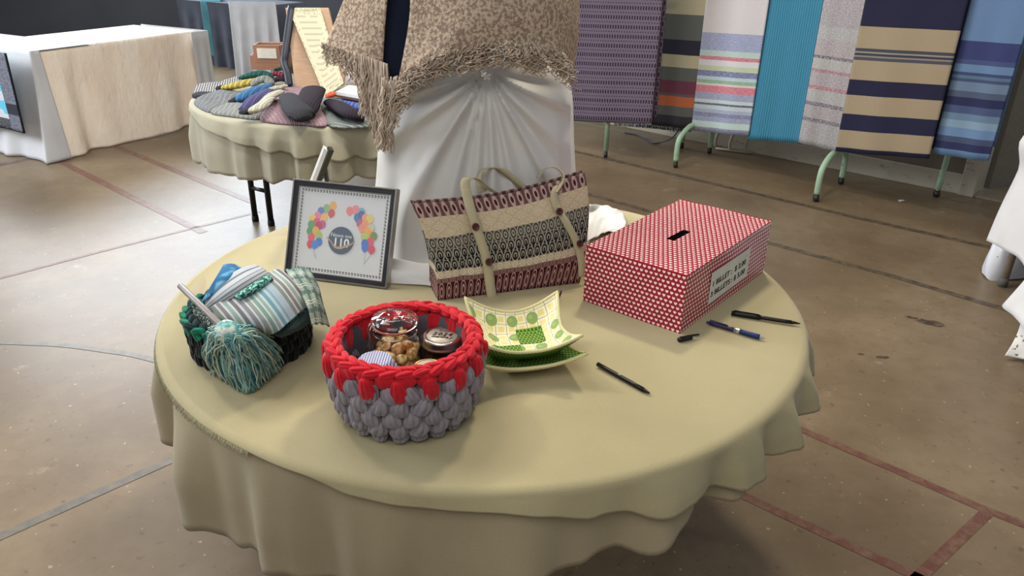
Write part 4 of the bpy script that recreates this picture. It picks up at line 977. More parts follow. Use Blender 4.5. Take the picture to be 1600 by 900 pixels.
# ================================================================= RUG RACKS AND RUGS
RP = (at(1055, 262, 0)+at(1108, 240, 0))/2; RQ = (at(1274, 315, 0)+at(1313, 288, 0))/2; rd = (RQ-RP).normalized(); rn = V3((rd.y, -rd.x, 0)); rn = rn if rn.y > 0 else -rn
BAR = 1.46
M_mint = mat('chipped_mint_paint', lambda: mix(step(noise(35, detail=5), .62, .7), (158, 186, 158), (120, 124, 104)), .45)
M_caster = plain('worn_caster', (44, 40, 36), .4)
def caster(p, parent):
    mb = MB(); mb.tube([p+V3((-.012, 0, .024))-rn*0, p+V3((.012, 0, .024))], .023, 16); cw = obj('caster', mb, M_caster, parent)
    mb = MB(); mb.tube([p+V3((0, 0, .022)), p+V3((0, 0, .062))], .010, 8); obj('caster_stem', mb, M_pensilver, cw)
def rack(label, arch, single, ext, twin=False):
    A, B = arch; mid = (A+B)/2; r = root('clothes_rack', (mid.x, mid.y, 0), label, 'rack')
    up = V3((0, 0, 1)); pts = crom([A+up*.05, A+up*.16, A.lerp(B, .06)+up*.22, A.lerp(B, .28)+up*.27, A.lerp(B, .5)+up*.275, A.lerp(B, .72)+up*.27, A.lerp(B, .94)+up*.22, B+up*.16, B+up*.05], 5)
    mb = MB(); mb.tube(pts, .019, 10); obj('arched_foot', mb, M_mint, r)
    if False:
        A2 = single; B2_ = single+(B-A); pts = crom([A2+up*.05, A2+up*.16, A2.lerp(B2_, .06)+up*.22, A2.lerp(B2_, .28)+up*.27, A2.lerp(B2_, .5)+up*.275, A2.lerp(B2_, .72)+up*.27, A2.lerp(B2_, .94)+up*.22, B2_+up*.16, B2_+up*.05], 5)
        mb = MB(); mb.tube(pts, .019, 10); obj('arched_foot', mb, M_mint, r); caster(B2_, r)
    mb = MB(); mb.tube([mid+up*.27, mid+up*BAR], .016, 10); obj('upright', mb, M_mint, r)
    mb = MB(); mb.tube([mid-rd*ext[0]+up*BAR, mid+rd*ext[1]+up*BAR], .016, 10); obj('hanging_rail', mb, M_mint, r)
    s_ = single if single is not None else mid-rd*.26+rn*.24; mb = MB(); tp = mid+rd*((s_-mid).dot(rd)); mb.tube([tp+up*.27, tp+up*.5, tp+up*BAR] if twin else crom([s_+up*.05, s_+up*.45, tp+up*.7, tp+up*.9, tp+up*BAR], 4), .018, 10); obj('leg', mb, M_mint, r)
    for p in (A, B, s_): caster(p, r)
    return r
rack('mint green rolling rack under the pastel and orange rugs', (at(1055, 262, 0), at(1108, 240, 0)), None, (.30, .33))
rack('mint green rolling rack under the navy and cream rug', (at(1274, 315, 0), at(1313, 288, 0)), at(1462, 308, 0), (.70, .95))
pA = at(946, 246, 0); offA = (pA-RP).dot(rn)
rk = root('clothes_rack', pA, 'mint green rolling rack whose single leg shows below the purple rug', 'rack')
for p in (pA, pA-rd*.95):
    mb = MB(); mb.tube([p+V3((0, 0, .05)), p+V3((0, 0, .6)), p+V3((0, 0, BAR))], .018, 10); obj('leg', mb, M_mint, rk); caster(p, rk)
mb = MB(); mb.tube([pA-rd*1.05+V3((0, 0, BAR)), pA+rd*.5+V3((0, 0, BAR))], .016, 10); obj('hanging_rail', mb, M_mint, rk)
def rugz(u, v, off=0): return onplane(u, v, RP+rn*off, rn)
def rug(bl, br, st, label, off_=0, mk=None, melange=0, name='rug', ribs=0, xs=None):
    off = off_-.035
    pl_, pr = rugz(*bl, off), rugz(*br, off); zb = (pl_.z+pr.z)/2; Ltot = BAR+.03-zb
    z_l, z_r = pl_.z, pr.z; w = pr-pl_; w.z = 0; half = .028
    mb = MB(); rnd = random.Random(int(bl[0])); ph = rnd.uniform(0, 6)
    Lb = Ltot*.9
    tot = Ltot+Lb
    def P(u, v):
        s = v*tot; wav = .010*sin(u*5+ph)+.005*sin(u*13+ph*2)
        base = pl_+w*u; zb_ = z_l+(z_r-z_l)*u-.012*sin(pi*u*1.0)*0
        if s <= Ltot: k = s/Ltot; z = zb_+(BAR+.02-zb_)*k; o = -half*(1-.3*k)+wav*(1-k)
        else: k = (s-Ltot)/Lb; z = BAR+.02-(BAR-zb-.06)*k; o = half*(.7+.3*k)+wav*k
        return (base.x+rn.x*o, base.y+rn.y*o, z)
    mb.grid(P, 36, 60)
    # v coordinate in metres from the front hem
    mb.uv = [(a, b*tot/ Ltot) for a, b in mb.uv]
    if st:
        ref = xs or (bl[0]+br[0])/2+8; stops = []
        for y, c in st:
            z = rugz(ref, y, off).z; stops.append((max(0, (z-zb)/Ltot), c))
        stops = sorted(stops, key=lambda s_: s_[0]); stops[0] = (0, stops[0][1])
        def fn():
            u, v, _ = coords('UV'); c = ramp(v, stops)
            if melange: c = mix(step(noise(9, kind='UV', sc=(2.0, 26, 1), detail=4), .44, .60)*melange, c, (228, 226, 224))
            wv = noise(500, detail=2); rib = sn(u*520)*.5+.5
            return mix(wv*.25+rib*.10, c, scale_c((80, 76, 76), .8)), rib+wv
        m_ = mat('rug_weave', fn, .95, bump=(.4, .003))
    else: m_ = mk
    o = obj(name, mb, m_, None, solid=.005); tag(o, label, 'rug', 'rugs hung on the rolling racks')
    return o
def purple():
    u, v, _ = coords('UV'); a = fr(u*34)-.5; rr = v*19; b = fr(rr)-.5; b = mn(ab(b)*1.0, 1)
    dots = (ab(a) < .26)*(b < .20)
    return mix(mx(dots, (ab(fr(u*34+.5)-.5) < .16)*(b > .42)), mix(sn(rr*37)*.5+.5, (88, 76, 90), (114, 100, 114)), (42, 30, 46)), dots
M_purple = mat('purple_weave', purple, .95, bump=(-.3, .003))
def turq():
    u, v, _ = coords('UV'); s_ = sn(u*150); w_ = noise(30, kind='UV', sc=(1, 12, 1)); return mix(s_*.3+.3, mix(w_, (62, 130, 160), (80, 150, 176)), (48, 108, 138)), s_
M_turq = mat('turquoise_rib', turq, .95, bump=(.5, .004))
# stripe lists run from the pixel row where each colour starts (bottom edge of the stripe) upwards
def bands(rows):   # rows: (y_top, y_bottom, colour) -> (y_bottom, colour)
    return [(b, c) for t, b, c in rows]
rug((893, 188), (1020, 193), None, 'wide purple rug with rows of dark dashes, leftmost on the racks', offA+.035, M_purple)
rug((1020, 194), (1084, 200), bands([(181, 200, (54, 52, 60)), (166, 181, (104, 106, 102)), (150, 166, (206, 112, 70)), (146, 150, (106, 98, 96)), (125, 146, (122, 62, 82)), (104, 125, (106, 110, 104)), (84, 104, (202, 192, 160)), (60, 84, (46, 44, 62)), (20, 60, (106, 110, 104)), (-20, 20, (202, 192, 160))]), 'narrow rug with orange, maroon, grey and cream blocks beside the purple rug', .01)
pa = [(202, 215, (150, 152, 184)), (192, 202, (196, 218, 212)), (184, 192, (156, 162, 194)), (178, 184, (128, 134, 168)), (172, 178, (170, 178, 204)), (166, 172, (196, 212, 216)), (162, 166, (88, 88, 116)), (157, 162, (204, 218, 220)), (146, 157, (160, 166, 196)), (134, 146, (222, 122, 138)), (131, 134, (226, 212, 210)), (125, 131, (142, 184, 148)), (120, 125, (192, 212, 222)), (111, 120, (120, 128, 168)), (102, 111, (200, 208, 170)), (93, 102, (222, 220, 224)), (87, 93, (216, 118, 132)), (78, 87, (188, 214, 206)), (50, 78, (160, 166, 200)), (0, 50, (222, 214, 214))]
rug((1082, 203), (1173, 211), bands(pa), 'pastel striped rug in pink, green, white and lilac', -.012, melange=.25)
rug((1171, 216), (1251, 223), None, 'plain turquoise ribbed rug', .010, M_turq)
gr = [(192, 236, (170, 166, 168)), (186, 192, (118, 108, 124)), (166, 186, (172, 162, 166)), (160, 166, (116, 106, 122)), (140, 160, (180, 178, 178)), (134, 140, (180, 120, 132)), (113, 134, (176, 164, 170)), (108, 113, (176, 120, 132)), (90, 108, (182, 180, 178)), (85, 90, (114, 106, 120)), (60, 85, (178, 166, 170)), (40, 60, (180, 178, 178)), (0, 40, (172, 162, 168))]
rug((1251, 221), (1308, 236), bands(gr), 'pale grey flecked rug with thin pink and violet lines', -.004, melange=.45)
nb = [(236, 250, (32, 34, 66)), (207, 236, (170, 152, 124)), (181, 207, (30, 32, 62)), (150, 181, (172, 154, 126)), (125, 150, (30, 32, 62)), (93, 125, (172, 154, 126)), (88, 93, (80, 80, 92)), (86, 88, (150, 140, 126)), (82, 86, (60, 62, 78)), (79, 82, (160, 150, 136)), (74, 79, (70, 72, 84)), (40, 74, (172, 154, 126)), (0, 40, (30, 32, 62))]
rug((1308, 235), (1453, 247), bands(nb), 'wide beige rug with bold navy bands', -.03)
bl_ = [(236, 252, (104, 136, 172)), (224, 236, (46, 52, 92)), (214, 224, (74, 86, 118)), (200, 214, (114, 146, 184)), (188, 200, (140, 166, 188)), (176, 188, (112, 138, 166)), (164, 176, (78, 92, 128)), (150, 164, (44, 48, 88)), (140, 150, (84, 96, 122)), (126, 140, (116, 136, 162)), (120, 126, (70, 86, 120)), (115, 120, (98, 120, 150)), (110, 115, (64, 80, 118)), (97, 110, (112, 142, 180)), (90, 97, (76, 88, 132)), (60, 90, (60, 68, 118)), (0, 60, (110, 140, 180))]
rug((1458, 239), (1547, 250), bands(bl_), 'blue striped rug hanging at the right end of the rack', .012)
# dark hem fringe of the orange rug and the lace cloth behind
mb = MB(); rnd = random.Random(4)
for i in range(70):
    x = 960+122*i/70; p = rugz(x, 190+10*i/70, .05); mb.tube([p, p-V3((rnd.uniform(-.004, .004), 0, .03))], .003, 4)
fo = obj('rug_fringe', mb, M_byarn); tag(fo, 'short black knotted fringe showing below the purple rug', 'fringe', kind='stuff')
P_l = [[rugz(985, 180, .14), rugz(1025, 182, .14), rugz(1068, 186, .14)], [rugz(985, 196, .13), rugz(1025, 201, .13), rugz(1066, 208, .13)]]
lc = sheet('lace_cloth', P_l, mat('white_lace', lambda: mix(step(noise(60, detail=2), .45, .55), (120, 116, 112), (222, 220, 216)), .9), world=True)
tag(lc, 'white lace cloth edge hanging behind the orange striped rug', 'cloth')
mb = MB(); cb = [rugz(1063, 190, .05), rugz(1058, 206, .05), rugz(1048, 217, .03), at(1035, 222, .02), at(1020, 224, .006), at(1010, 217, .006), at(996, 211, .006), at(975, 207, .006)]
mb.tube(crom(cb, 6), .005, 8); tag(obj('power_cable', mb, plain('blue_cable', (54, 54, 92), .5)), 'thin blue cable looping onto the floor below the lace cloth', 'cable')
# chair frame feet by the baseboard
ch = root('stacked_chair_frame', at(1140, 238, 0), 'bent white metal chair frame standing against the baseboard', 'chair')
for x0, x1, yy in ((1118, 1127, 232), (1140, 1152, 237), (1164, 1174, 240)):
    a = at(x0, yy, 0)
    mb = MB(); mb.tube(crom([a+V3((0, 0, .012)), a+V3((0, .0, .10)), a+wn*.05+wd*.05+V3((0, 0, .30)), a+wn*.05+wd*.06+V3((0, 0, .44))], 5), .012, 8); obj('leg', mb, M_base, ch)
mb = MB(); mb.tube([at(1118, 232, .012)+V3((0, 0, .0)), at(1174, 239, .012)], .010, 8); obj('rail', mb, M_base, ch)
mb = MB(); c_ = at(1146, 236, 0)+wn*.07; mb.box(c_+V3((0, 0, .45)), (.42, .10, .025), math.atan2(wd.y, wd.x)); obj('seat', mb, M_base, ch, smooth=False, bevel=.005)
mb = MB(); c_ = at(1408, 314, 0); mb.box(c_+V3((0, 0, .003)), (.035, .02, .004), .4); tag(obj('paper_scrap', mb, M_paper, smooth=False), 'tiny scrap of white paper on the floor below the navy banded rug', 'paper')

# ================================================================= GOODS ON THE KNITWEAR TABLE
def cushion(name, px, h, m_, label, cat, z=TZ+.003, group=None, uvs=60, wob=.004, rise=0):
    C0 = crom([at(u, v, z) for u, v in px], 6, closed=True); n = len(C0); cen = sum(C0, V3((0, 0, 0)))/n
    levels = [(1, 0), (1.0, h*.45), (.97, h*.85), (.90, h), (.7, h*1.03), (.45, h*1.03), (.2, h), (.02, h)]
    vv = []; uv = []
    for li, (s_, hz) in enumerate(levels):
        for i, p in enumerate(C0):
            q_ = cen.lerp(p, s_); zz = z+hz+(wob*(sin(q_.x*38+q_.y*21)+sin(q_.y*55-q_.x*13)+1.6)*(1-s_**4) if li > 2 else 0)+rise*(1-s_**2)
            vv.append((q_.x, q_.y, zz)); uv.append((q_.x, q_.y))
    ff = [(j*n+i, j*n+(i+1) % n, (j+1)*n+(i+1) % n, (j+1)*n+i) for j in range(len(levels)-1) for i in range(n)]+[tuple((len(levels)-1)*n+i for i in range(n)), tuple(range(n))[::-1]]
    mb = MB(); mb.add(vv, ff, uv); o = obj(name, mb, m_); return tag(o, label, cat, group)
def knitmat(name, c1, c2, ang=0, freq=260, w=.5, mel=.3):
    def fn():
        u, v, _ = coords('UV'); s_ = u*cos(ang)+v*sin(ang); r_s = fr(s_*freq/6.28) < w; t = sn((v*cos(ang)-u*sin(ang))*900)
        c = mix(r_s, c1, c2); return mix(step(noise(150), .4, .65)*mel, c, scale_c(c1, .65)), sn(s_*freq*2)+t*.4
    return mat(name, fn, .95, bump=(.5, .003))
K_grey = knitmat('grey_knit', (128, 130, 132), (112, 114, 116)); K_lg = knitmat('light_grey_knit', (142, 144, 142), (126, 128, 126))
K_pink = knitmat('pink_striped_knit', (176, 140, 140), (146, 128, 146), ang=.5, freq=380); K_multi = knitmat('multi_striped_knit', (150, 156, 150), (104, 112, 118), ang=1.2, freq=300)
K_dark = knitmat('charcoal_knit', (58, 58, 64), (46, 46, 52), ang=.9, freq=500); K_plum = knitmat('plum_knit', (50, 40, 52), (40, 32, 42), freq=400)
K_check = knitmat('grey_check', (190, 188, 186), (92, 90, 96), ang=.3, freq=500)
cushion('knitted_hat', [(303, 162), (320, 150), (352, 143), (378, 146), (392, 156), (372, 168), (345, 172), (325, 176)], .012, K_grey, 'grey knitted hat lying flat at the left rim of the knitwear table', 'hat', wob=.006)
cushion('knitted_hat', [(330, 178), (346, 168), (378, 156), (410, 150), (428, 166), (410, 186), (370, 184)], .014, K_lg, 'light grey knitted hat in front of the blue mitten', 'hat', wob=.006)
cushion('knitted_hat', [(406, 186), (424, 166), (438, 142), (452, 135), (474, 140), (496, 166), (512, 196), (470, 196), (425, 193)], .016, K_pink, 'pink and violet striped knitted hat under the charcoal mitten', 'hat', wob=.006)
cushion('knitted_hat', [(502, 160), (516, 154), (548, 162), (574, 180), (580, 198), (518, 199), (508, 180)], .014, K_multi, 'grey knitted hat with coloured stripes beside the hanging fringe', 'hat', wob=.004)
cushion('dish_cloth', [(308, 134), (326, 130), (350, 130), (346, 142), (318, 145), (302, 146)], .006, K_check, 'checked grey dish cloth at the far left of the knitwear table', 'cloth', wob=.002)
cushion('dark_cloth', [(300, 150), (312, 146), (332, 147), (326, 152), (306, 154)], .010, K_dark, 'small charcoal folded cloth at the left rim beside the grey hat', 'cloth', wob=.002)
cushion('dish_cloth', [(340, 132), (366, 122), (392, 120), (384, 134), (352, 140)], .008, K_check, 'second checked cloth under the yellow mitten', 'cloth', wob=.002)
def mitt(name, path, widths, m_, label, lift=.02, flat=.55, cat='mitten', cuff=None):
    P = crom([at(u, v, TZ+z) for u, v, z in path], 6); n = len(P); rad = []
    for i in range(n):
        t = i/(n-1); k = t*(len(widths)-1); j = min(len(widths)-2, int(k)); rad.append(widths[j]+(widths[j+1]-widths[j])*(k-j))
    mb = MB(); mb.tube(P, rad, 14, flat=flat, up=(0, 0, 1)); mb.uv = [(p[0], p[1]) for p in mb.v]
    r = obj(name, mb, m_); tag(r, label, cat)
    if cuff:
        mb = MB(); a, b = cuff; mb.tube(P[a:b], [x*1.08 for x in rad[a:b]], 14, flat=flat*1.05, up=(0, 0, 1)); mb.uv = [(p[0], p[1]) for p in mb.v]; obj('cuff', mb, cuff_mat, r)
    return r
cuff_mat = K_dark
K_blue = knitmat('blue_knit', (66, 116, 160), (52, 96, 144)); K_purple = knitmat('purple_knit', (84, 80, 122), (70, 66, 104)); K_cream = knitmat('cream_knit', (192, 190, 172), (176, 172, 156))
K_yellow = knitmat('yellow_knit', (204, 184, 84), (160, 144, 72)); K_green = knitmat('green_knit', (44, 98, 88), (36, 80, 76)); K_red = knitmat('red_knit', (164, 48, 64), (70, 34, 48)); K_royal = knitmat('royal_blue_knit', (52, 72, 142), (92, 108, 160)); K_orange = knitmat('orange_knit', (222, 106, 72), (208, 92, 66))
mitt('mitten', [(357, 160, .022), (376, 153, .04), (398, 142, .05), (418, 136, .045)], [.012, .032, .036, .034], K_blue, 'bright blue mitten with grey tip lying across the grey hats', cuff=(0, 5))
mitt('mitten', [(378, 172, .03), (398, 158, .045), (420, 146, .05)], [.018, .045, .045], K_purple, 'purple mitten beneath the cream sock')
mitt('sock', [(378, 175, .045), (396, 172, .06), (412, 163, .07), (424, 150, .065), (438, 144, .06)], [.018, .030, .030, .026, .024], K_cream, 'cream sock with a navy toe in the middle of the knitwear', cat='sock', cuff=(0, 6))
mitt('sock', [(340, 138, .02), (362, 135, .035), (384, 130, .04), (402, 126, .04)], [.018, .030, .034, .026], K_yellow, 'yellow patterned sock with grey toe behind the grey hats', cat='sock', cuff=(0, 4))
mitt('mitten', [(374, 122, .02), (394, 117, .04), (412, 116, .04), (422, 121, .03)], [.016, .034, .036, .024], K_green, 'dark green mitten at the far side of the knitwear table')
mitt('sock', [(392, 134, .03), (404, 126, .055), (416, 124, .06), (424, 132, .04)], [.026, .034, .034, .022], K_lg, 'crumpled grey sock behind the blue mitten', cat='sock')
mitt('mitten', [(420, 117, .02), (434, 115, .035), (446, 118, .035)], [.018, .026, .024], K_red, 'red mitten lying by the black board stand')
mitt('mitten', [(424, 128, .02), (436, 123, .035), (446, 124, .035)], [.018, .026, .024], K_plum, 'dark plum mitten lying before the red one')
mitt('mitten', [(428, 110, .02), (440, 107, .03), (450, 108, .03)], [.014, .022, .020], K_green, 'small teal mitten tucked beside the wooden crate')
mitt('sock', [(420, 140, .045), (434, 137, .05), (446, 134, .045)], [.015, .02, .016], K_cream, 'small white sock end above the pink hat', cat='sock')
dk = root('mitten', at(472, 165, TZ+.02), 'large charcoal mitten lying on the pink striped hat', 'mitten')
P = crom([at(u, v, TZ+z) for u, v, z in ((480, 186, .045), (470, 178, .06), (460, 163, .07), (450, 150, .06))], 6); mb = MB(); mb.tube(P, [.030, .040, .050, .056, .060, .062, .064, .064, .064, .064, .064, .062, .060, .058, .056, .054, .05, .046, .04], 16, flat=.42, up=(0, 0, 1)); mb.uv = [(p[0], p[1]) for p in mb.v]; obj('hand', mb, K_dark, dk)
P = crom([at(u, v, TZ+z) for u, v, z in ((478, 176, .055), (480, 164, .072), (485, 152, .082), (490, 141, .080))], 6); mb = MB(); mb.tube(P, [.040, .046, .052, .056, .058]+[.060]*14, 16, flat=.40, up=(0, 0, 1)); mb.uv = [(p[0], p[1]) for p in mb.v]; obj('cuff', mb, K_plum, dk)
mitt('sock', [(516, 160, .04), (532, 168, .055), (550, 178, .055), (570, 184, .04)], [.034, .044, .042, .030], K_plum, 'dark brown ribbed sock lying on the striped grey hat', cat='sock')
mitt('mitten', [(536, 160, .035), (554, 166, .045), (578, 174, .04)], [.02, .032, .03], K_royal, 'blue flecked mitten behind the dark brown sock')
mitt('mitten', [(536, 152, .03), (556, 156, .04), (580, 160, .04)], [.018, .03, .03], knitmat('deep_blue', (40, 58, 130), (48, 66, 140)), 'deep blue mitten under the open white book')
mitt('mitten', [(510, 151, .03), (520, 147, .04), (530, 148, .035)], [.018, .026, .020], K_orange, 'orange mitten tip beside the leaning sign')
# book, bag, sign, crates
bo = root('open_booklet', at(548, 142, TZ+.05), 'white booklet lying open between the sign and the fringe', 'booklet')
mb = MB(); pz = TZ+.075; A = [at(u, v, pz) for u, v in ((525, 143), (545, 133), (590, 138), (584, 153))]
mb.add(A+[a-V3((0, 0, .016)) for a in A], [(0, 1, 2, 3), (7, 6, 5, 4), (0, 4, 5, 1), (1, 5, 6, 2), (2, 6, 7, 3), (3, 7, 4, 0)]); obj('pages', mb, plain('bright_paper', (238, 238, 236), .5), bo, smooth=False)
mb = MB(); mb.add([a-V3((0, 0, .017)) for a in A]+[a-V3((0, 0, .028)) for a in A], [(0, 1, 2, 3), (7, 6, 5, 4), (0, 4, 5, 1), (1, 5, 6, 2), (2, 6, 7, 3), (3, 7, 4, 0)]); obj('cover', mb, plain('brown_cover', (128, 92, 80), .5), bo, smooth=False)
cushion('gift_bag', [(534, 128), (540, 112), (556, 106), (572, 110), (576, 126), (556, 134)], .07, mat('white_plastic_bag', lambda: mix(step(noise(18), .55, .65)*.5, (226, 222, 224), (190, 120, 140)), .35), 'crumpled white bag with pink contents behind the booklet', 'bag', wob=.01)
cushion('blue_purse', [(524, 116), (530, 104), (540, 106), (544, 116), (536, 124)], .10, K_blue, 'small dark blue pouch behind the leaning sign', 'pouch', wob=.004)
sg = root('sign_stand', at(482, 132, TZ), 'leaning menu-like paper sign on a wooden board with black curved side', 'sign')
SY = 4.25
def sp(u, v, Y): return aty(u, v, Y)
mb = MB()
P1 = [sp(448, 20, SY+.18), sp(520, 20, SY+.18), sp(538, 128, SY), sp(506, 152, SY-.03), sp(470, 140, SY)]
A = [sp(455, 30, SY+.17), sp(492, 30, SY+.17), sp(541, 132, SY-.05), sp(500, 148, SY-.08)]
off = V3((0, .02, -.004)); mb.add(A+[a+off for a in A], [(0, 1, 2, 3), (7, 6, 5, 4), (0, 4, 5, 1), (1, 5, 6, 2), (2, 6, 7, 3), (3, 7, 4, 0)])
mb.v = [tuple(V3(p)) for p in mb.v]
quad_uv = [(0, 1), (1, 1), (1, 0), (0, 0)]; mb.uv = quad_uv*2
A0 = [sp(437, 18, SY+.22), sp(486, 18, SY+.22), sp(536, 128, SY-.04), sp(508, 150, SY-.07)]
def paperpat():
    u, v, _ = coords('UV'); l = (ab(fr(v*15)-.5) < .16)*(u > .16)*(u < .80)*(hsh(flo(v*15), flo(u*7)) > .25)
    bd_ = (mx(ab(u-.5), ab(v-.5)) > .42)*(noise(26, kind='UV') > .56)
    return mix(bd_*.6, mix(l*.35, (204, 198, 170), (110, 100, 84)), (118, 118, 92))
pa = [sp(450, 12, SY+.19), sp(500, 12, SY+.19), sp(537, 130, SY-.06), sp(508, 152, SY-.09)]
mb = MB(); off = V3((0, .006, -.002)); mb.add(pa+[a+off for a in pa], [(3, 2, 1, 0), (4, 5, 6, 7), (0, 1, 5, 4), (1, 2, 6, 5), (2, 3, 7, 6), (3, 0, 4, 7)], quad_uv*2); obj('printed_sheet', mb, mat('printed_notice', paperpat, .6), sg, smooth=False)
wp = [sp(446, 12, SY+.22), sp(513, 12, SY+.22), sp(538, 118, SY), sp(536, 132, SY-.03), sp(480, 146, SY-.02), sp(462, 140, SY)]
mb = MB(); off = V3((0, .03, -.01)); n = len(wp); mb.add(wp+[a+off for a in wp], [tuple(range(n))[::-1], tuple(range(n, 2*n))]+[(i, (i+1) % n, n+(i+1) % n, n+i) for i in range(n)]); obj('wooden_board', mb, mat('tan_wood', lambda: mix(noise(14, sc=(1, 1, 6)), (168, 134, 108), (196, 164, 136)), .5), sg, smooth=False)
bpth = [sp(456, 10, SY+.2), sp(446, 80, SY+.06), sp(444, 98, SY+.03), sp(449, 115, SY), sp(452, 134, SY-.03)]
mb = MB(); mb.tube(crom(bpth, 6), .022, 8, flat=.6, up=(0, 1, 0)); obj('curved_side', mb, plain('black_curved_plastic', (38, 42, 54), .4), sg)
M_wood = mat('crate_wood', lambda: mix(noise(10, sc=(1, 1, 8)), (140, 100, 82), (170, 128, 104)), .6)
def crate(u, v, z, s, label):
    p = at(u, v, z); r = root('wooden_crate', p, label, 'crate')
    w, d_, h = s
    for yy, nm in ((-d_/2, 'front_board'), (d_/2, 'back_board')):
        mb = MB(); mb.box(p+V3((0, yy, h/2)), (w, .012, h)); obj(nm, mb, M_wood, r, smooth=False, bevel=.002)
    for xx in (-w/2, w/2):
        mb = MB(); mb.box(p+V3((xx, 0, h/2)), (.012, d_-.012, h)); obj('side_board', mb, M_wood, r, smooth=False, bevel=.002)
    mb = MB(); mb.box(p+V3((0, 0, .006)), (w-.012, d_-.012, .01)); obj('bottom_board', mb, M_wood, r, smooth=False)
    return r
crate(424, 106, TZ+.003, (.20, .14, .085), 'plain wooden crate standing on the far rim of the knitwear table')
cr = crate(424, 96, TZ+.092, (.15, .12, .10), 'smaller wooden crate stacked on the other crate'); 
mb = MB(); p = at(424, 96, TZ+.092)+V3((0, -.068, .055)); mb.box(p, (.11, .003, .055)); obj('paper_label', mb, M_paper, cr, smooth=False)

# ================================================================= LEFT LONG TABLE AND QUILT
LA, LB = at(98, 241, .02), at(331, 184, .02); ld = (LB-LA); LL = ld.length; ld.normalize(); ln_ = V3((-ld.y, ld.x, 0)); ln_ = ln_ if ln_.x < 0 else -ln_
lt = root('long_table', (LA+ln_*.4+ld*LL/2)-V3((0, 0, .02)), 'long folding table hidden under the cream cotton cloth', 'table')
rzL = math.atan2(ld.y, ld.x); cen = LA+ln_*.42+ld*LL/2
mb = MB(); mb.box((cen.x, cen.y, .715), (LL-.12, .70, .03), rzL); obj('tabletop', mb, M_top, lt, smooth=False)
for a in (-1, 1):
    for b in (-1, 1):
        p = cen+ld*a*(LL/2-.25)+ln_*b*.28; mb = MB(); mb.tube([(p.x, p.y, 0), (p.x, p.y, .70)], .014, 8); obj('leg', mb, M_black, lt)
def lcl():
    a = noise(5, detail=5, sc=(1, 1, .5)); x, y, z = coords('Object')
    return mix(step(a, .3, .7), (240, 222, 202), (250, 238, 222)), noise(11, detail=6, rough=.62, sc=(1, 1, .40))
M_lcl = mat('wrinkled_cream_cotton', lcl, .85, bump=(.8, .025))
def skirt(u, v):
    # u runs along the near long side, v from floor to top then across and down the far side
    h = .735; s = v*2.2
    wv = (.050*sin(u*LL*11+1.5*sin(u*7))+.022*sin(u*LL*25+2+2*sin(u*5)))*(.7+.5*sin(u*9+1))
    if s < 1: z = .004+(h-.004)*s; o = -(1-s)**.8*(wv*.9+.05)
    elif s < 1.3: z = h+.002; o = (s-1)/.3*.80
    else: z = h-(s-1.3)/.9*(h-.01); o = .80+.02*sin(u*LL*12)*(s-1.3)
    p = LA+ld*(-.05+u*(LL+.05))+ln_*o; return (p.x, p.y, z)
mb = MB(); mb.grid(skirt, 220, 90); o_ = obj('table_drape', mb, M_lcl, solid=.002); tag(o_, 'cream cotton cloth hanging in loose folds over the long table at left', 'tablecloth')
M_wcl = fabric('white_cotton', (214, 214, 216), weave=600, var=.03)
def wsk(u, v):
    h = .744; s = v*1.25; L2 = 1.25; q_ = u*L2-.07
    wv = .022*sin(u*19+1)+.010*sin(u*43)
    k = max(0, 1-s)
    if q_ < 0: base = LA+ld*(-q_-.07)-ln_*(.012+k*.085)
    else: base = LA+ln_*q_-ld*(.07+k**1.2*(wv+.09))-ln_*(.012+k*.085)*max(0, 1-q_/.15)
    z = .005+(h-.005)*min(1, s)
    if s > 1: base = base+ld*(s-1)/.25*.45
    return (base.x, base.y, z)
mb = MB(); mb.grid(wsk, 120, 40); o_ = obj('table_drape', mb, M_wcl, solid=.002); tag(o_, 'white cloth wrapping the near end of the long table to the floor', 'tablecloth')
mb = MB()
def wcol(u, v):
    q_ = LB-ld*.16+ld*(u*.22)-ln_*(.085+.012*sin(u*16)*(1-v)) if u < .8 else LB+ld*(.016)+ln_*((u-.8)/.2*.8-.085)
    return (q_.x, q_.y, .006+.742*v)
mb.grid(wcol, 60, 12); tag(obj('table_drape', mb, M_wcl, solid=.002), 'narrow white cloth end hanging at the far corner of the long table', 'tablecloth')
# quilt
QP = LA-ld*.20; 
def qpx(u, v): return onplane(u, v, QP, ld)
q_br = qpx(45, 207); q_tr = qpx(16, 80); 
def quiltc():
    u, v, _ = coords('UV')
    base = mix(step(noise(60, kind='UV'), .4, .6), (188, 190, 196), (206, 206, 210))
    fx = fr(u*2.2+.62)-.5; fy = fr(v*3.4+.45)-.5
    d = sq(fx*fx*.8+fy*fy); 
    n_ = X.nt.nodes.new('ShaderNodeMath'); n_.operation = 'ARCTAN2'; X.nt.links.new(fy.v, n_.inputs[0]); X.nt.links.new(fx.v, n_.inputs[1]); pet = sn(X(n_.outputs[0])*8)*.05
    c = mix(d < pet+.34, base, mix(noise(40, kind='UV'), (64, 160, 198), (120, 204, 226)))
    c = mix(d < .10, c, (28, 30, 36))
    c = mix(v < .15, c, mix(step(noise(90, kind='UV'), .5, .56), (34, 36, 42), (120, 122, 128)))
    brd = u > .80
    c = mix(brd, c, mix(step(noise(30, kind='UV'), .45, .55), (98, 100, 112), (116, 118, 130)))
    c = mix(brd*(v > .22)*(v < .36), c, (48, 50, 60))
    c = mix(mx(u > .985, v < .012), c, (26, 28, 34)); return c, noise(20, kind='UV')
qr = V3((q_br.x, q_br.y, 0)); mb = MB()
def Q(u, v):
    p = qr+ln_*((1-u)*.75)-ld*(.012*sin(u*6+1)*(1-v)+.02); return (p.x, p.y, q_br.z+(.75-q_br.z)*v)
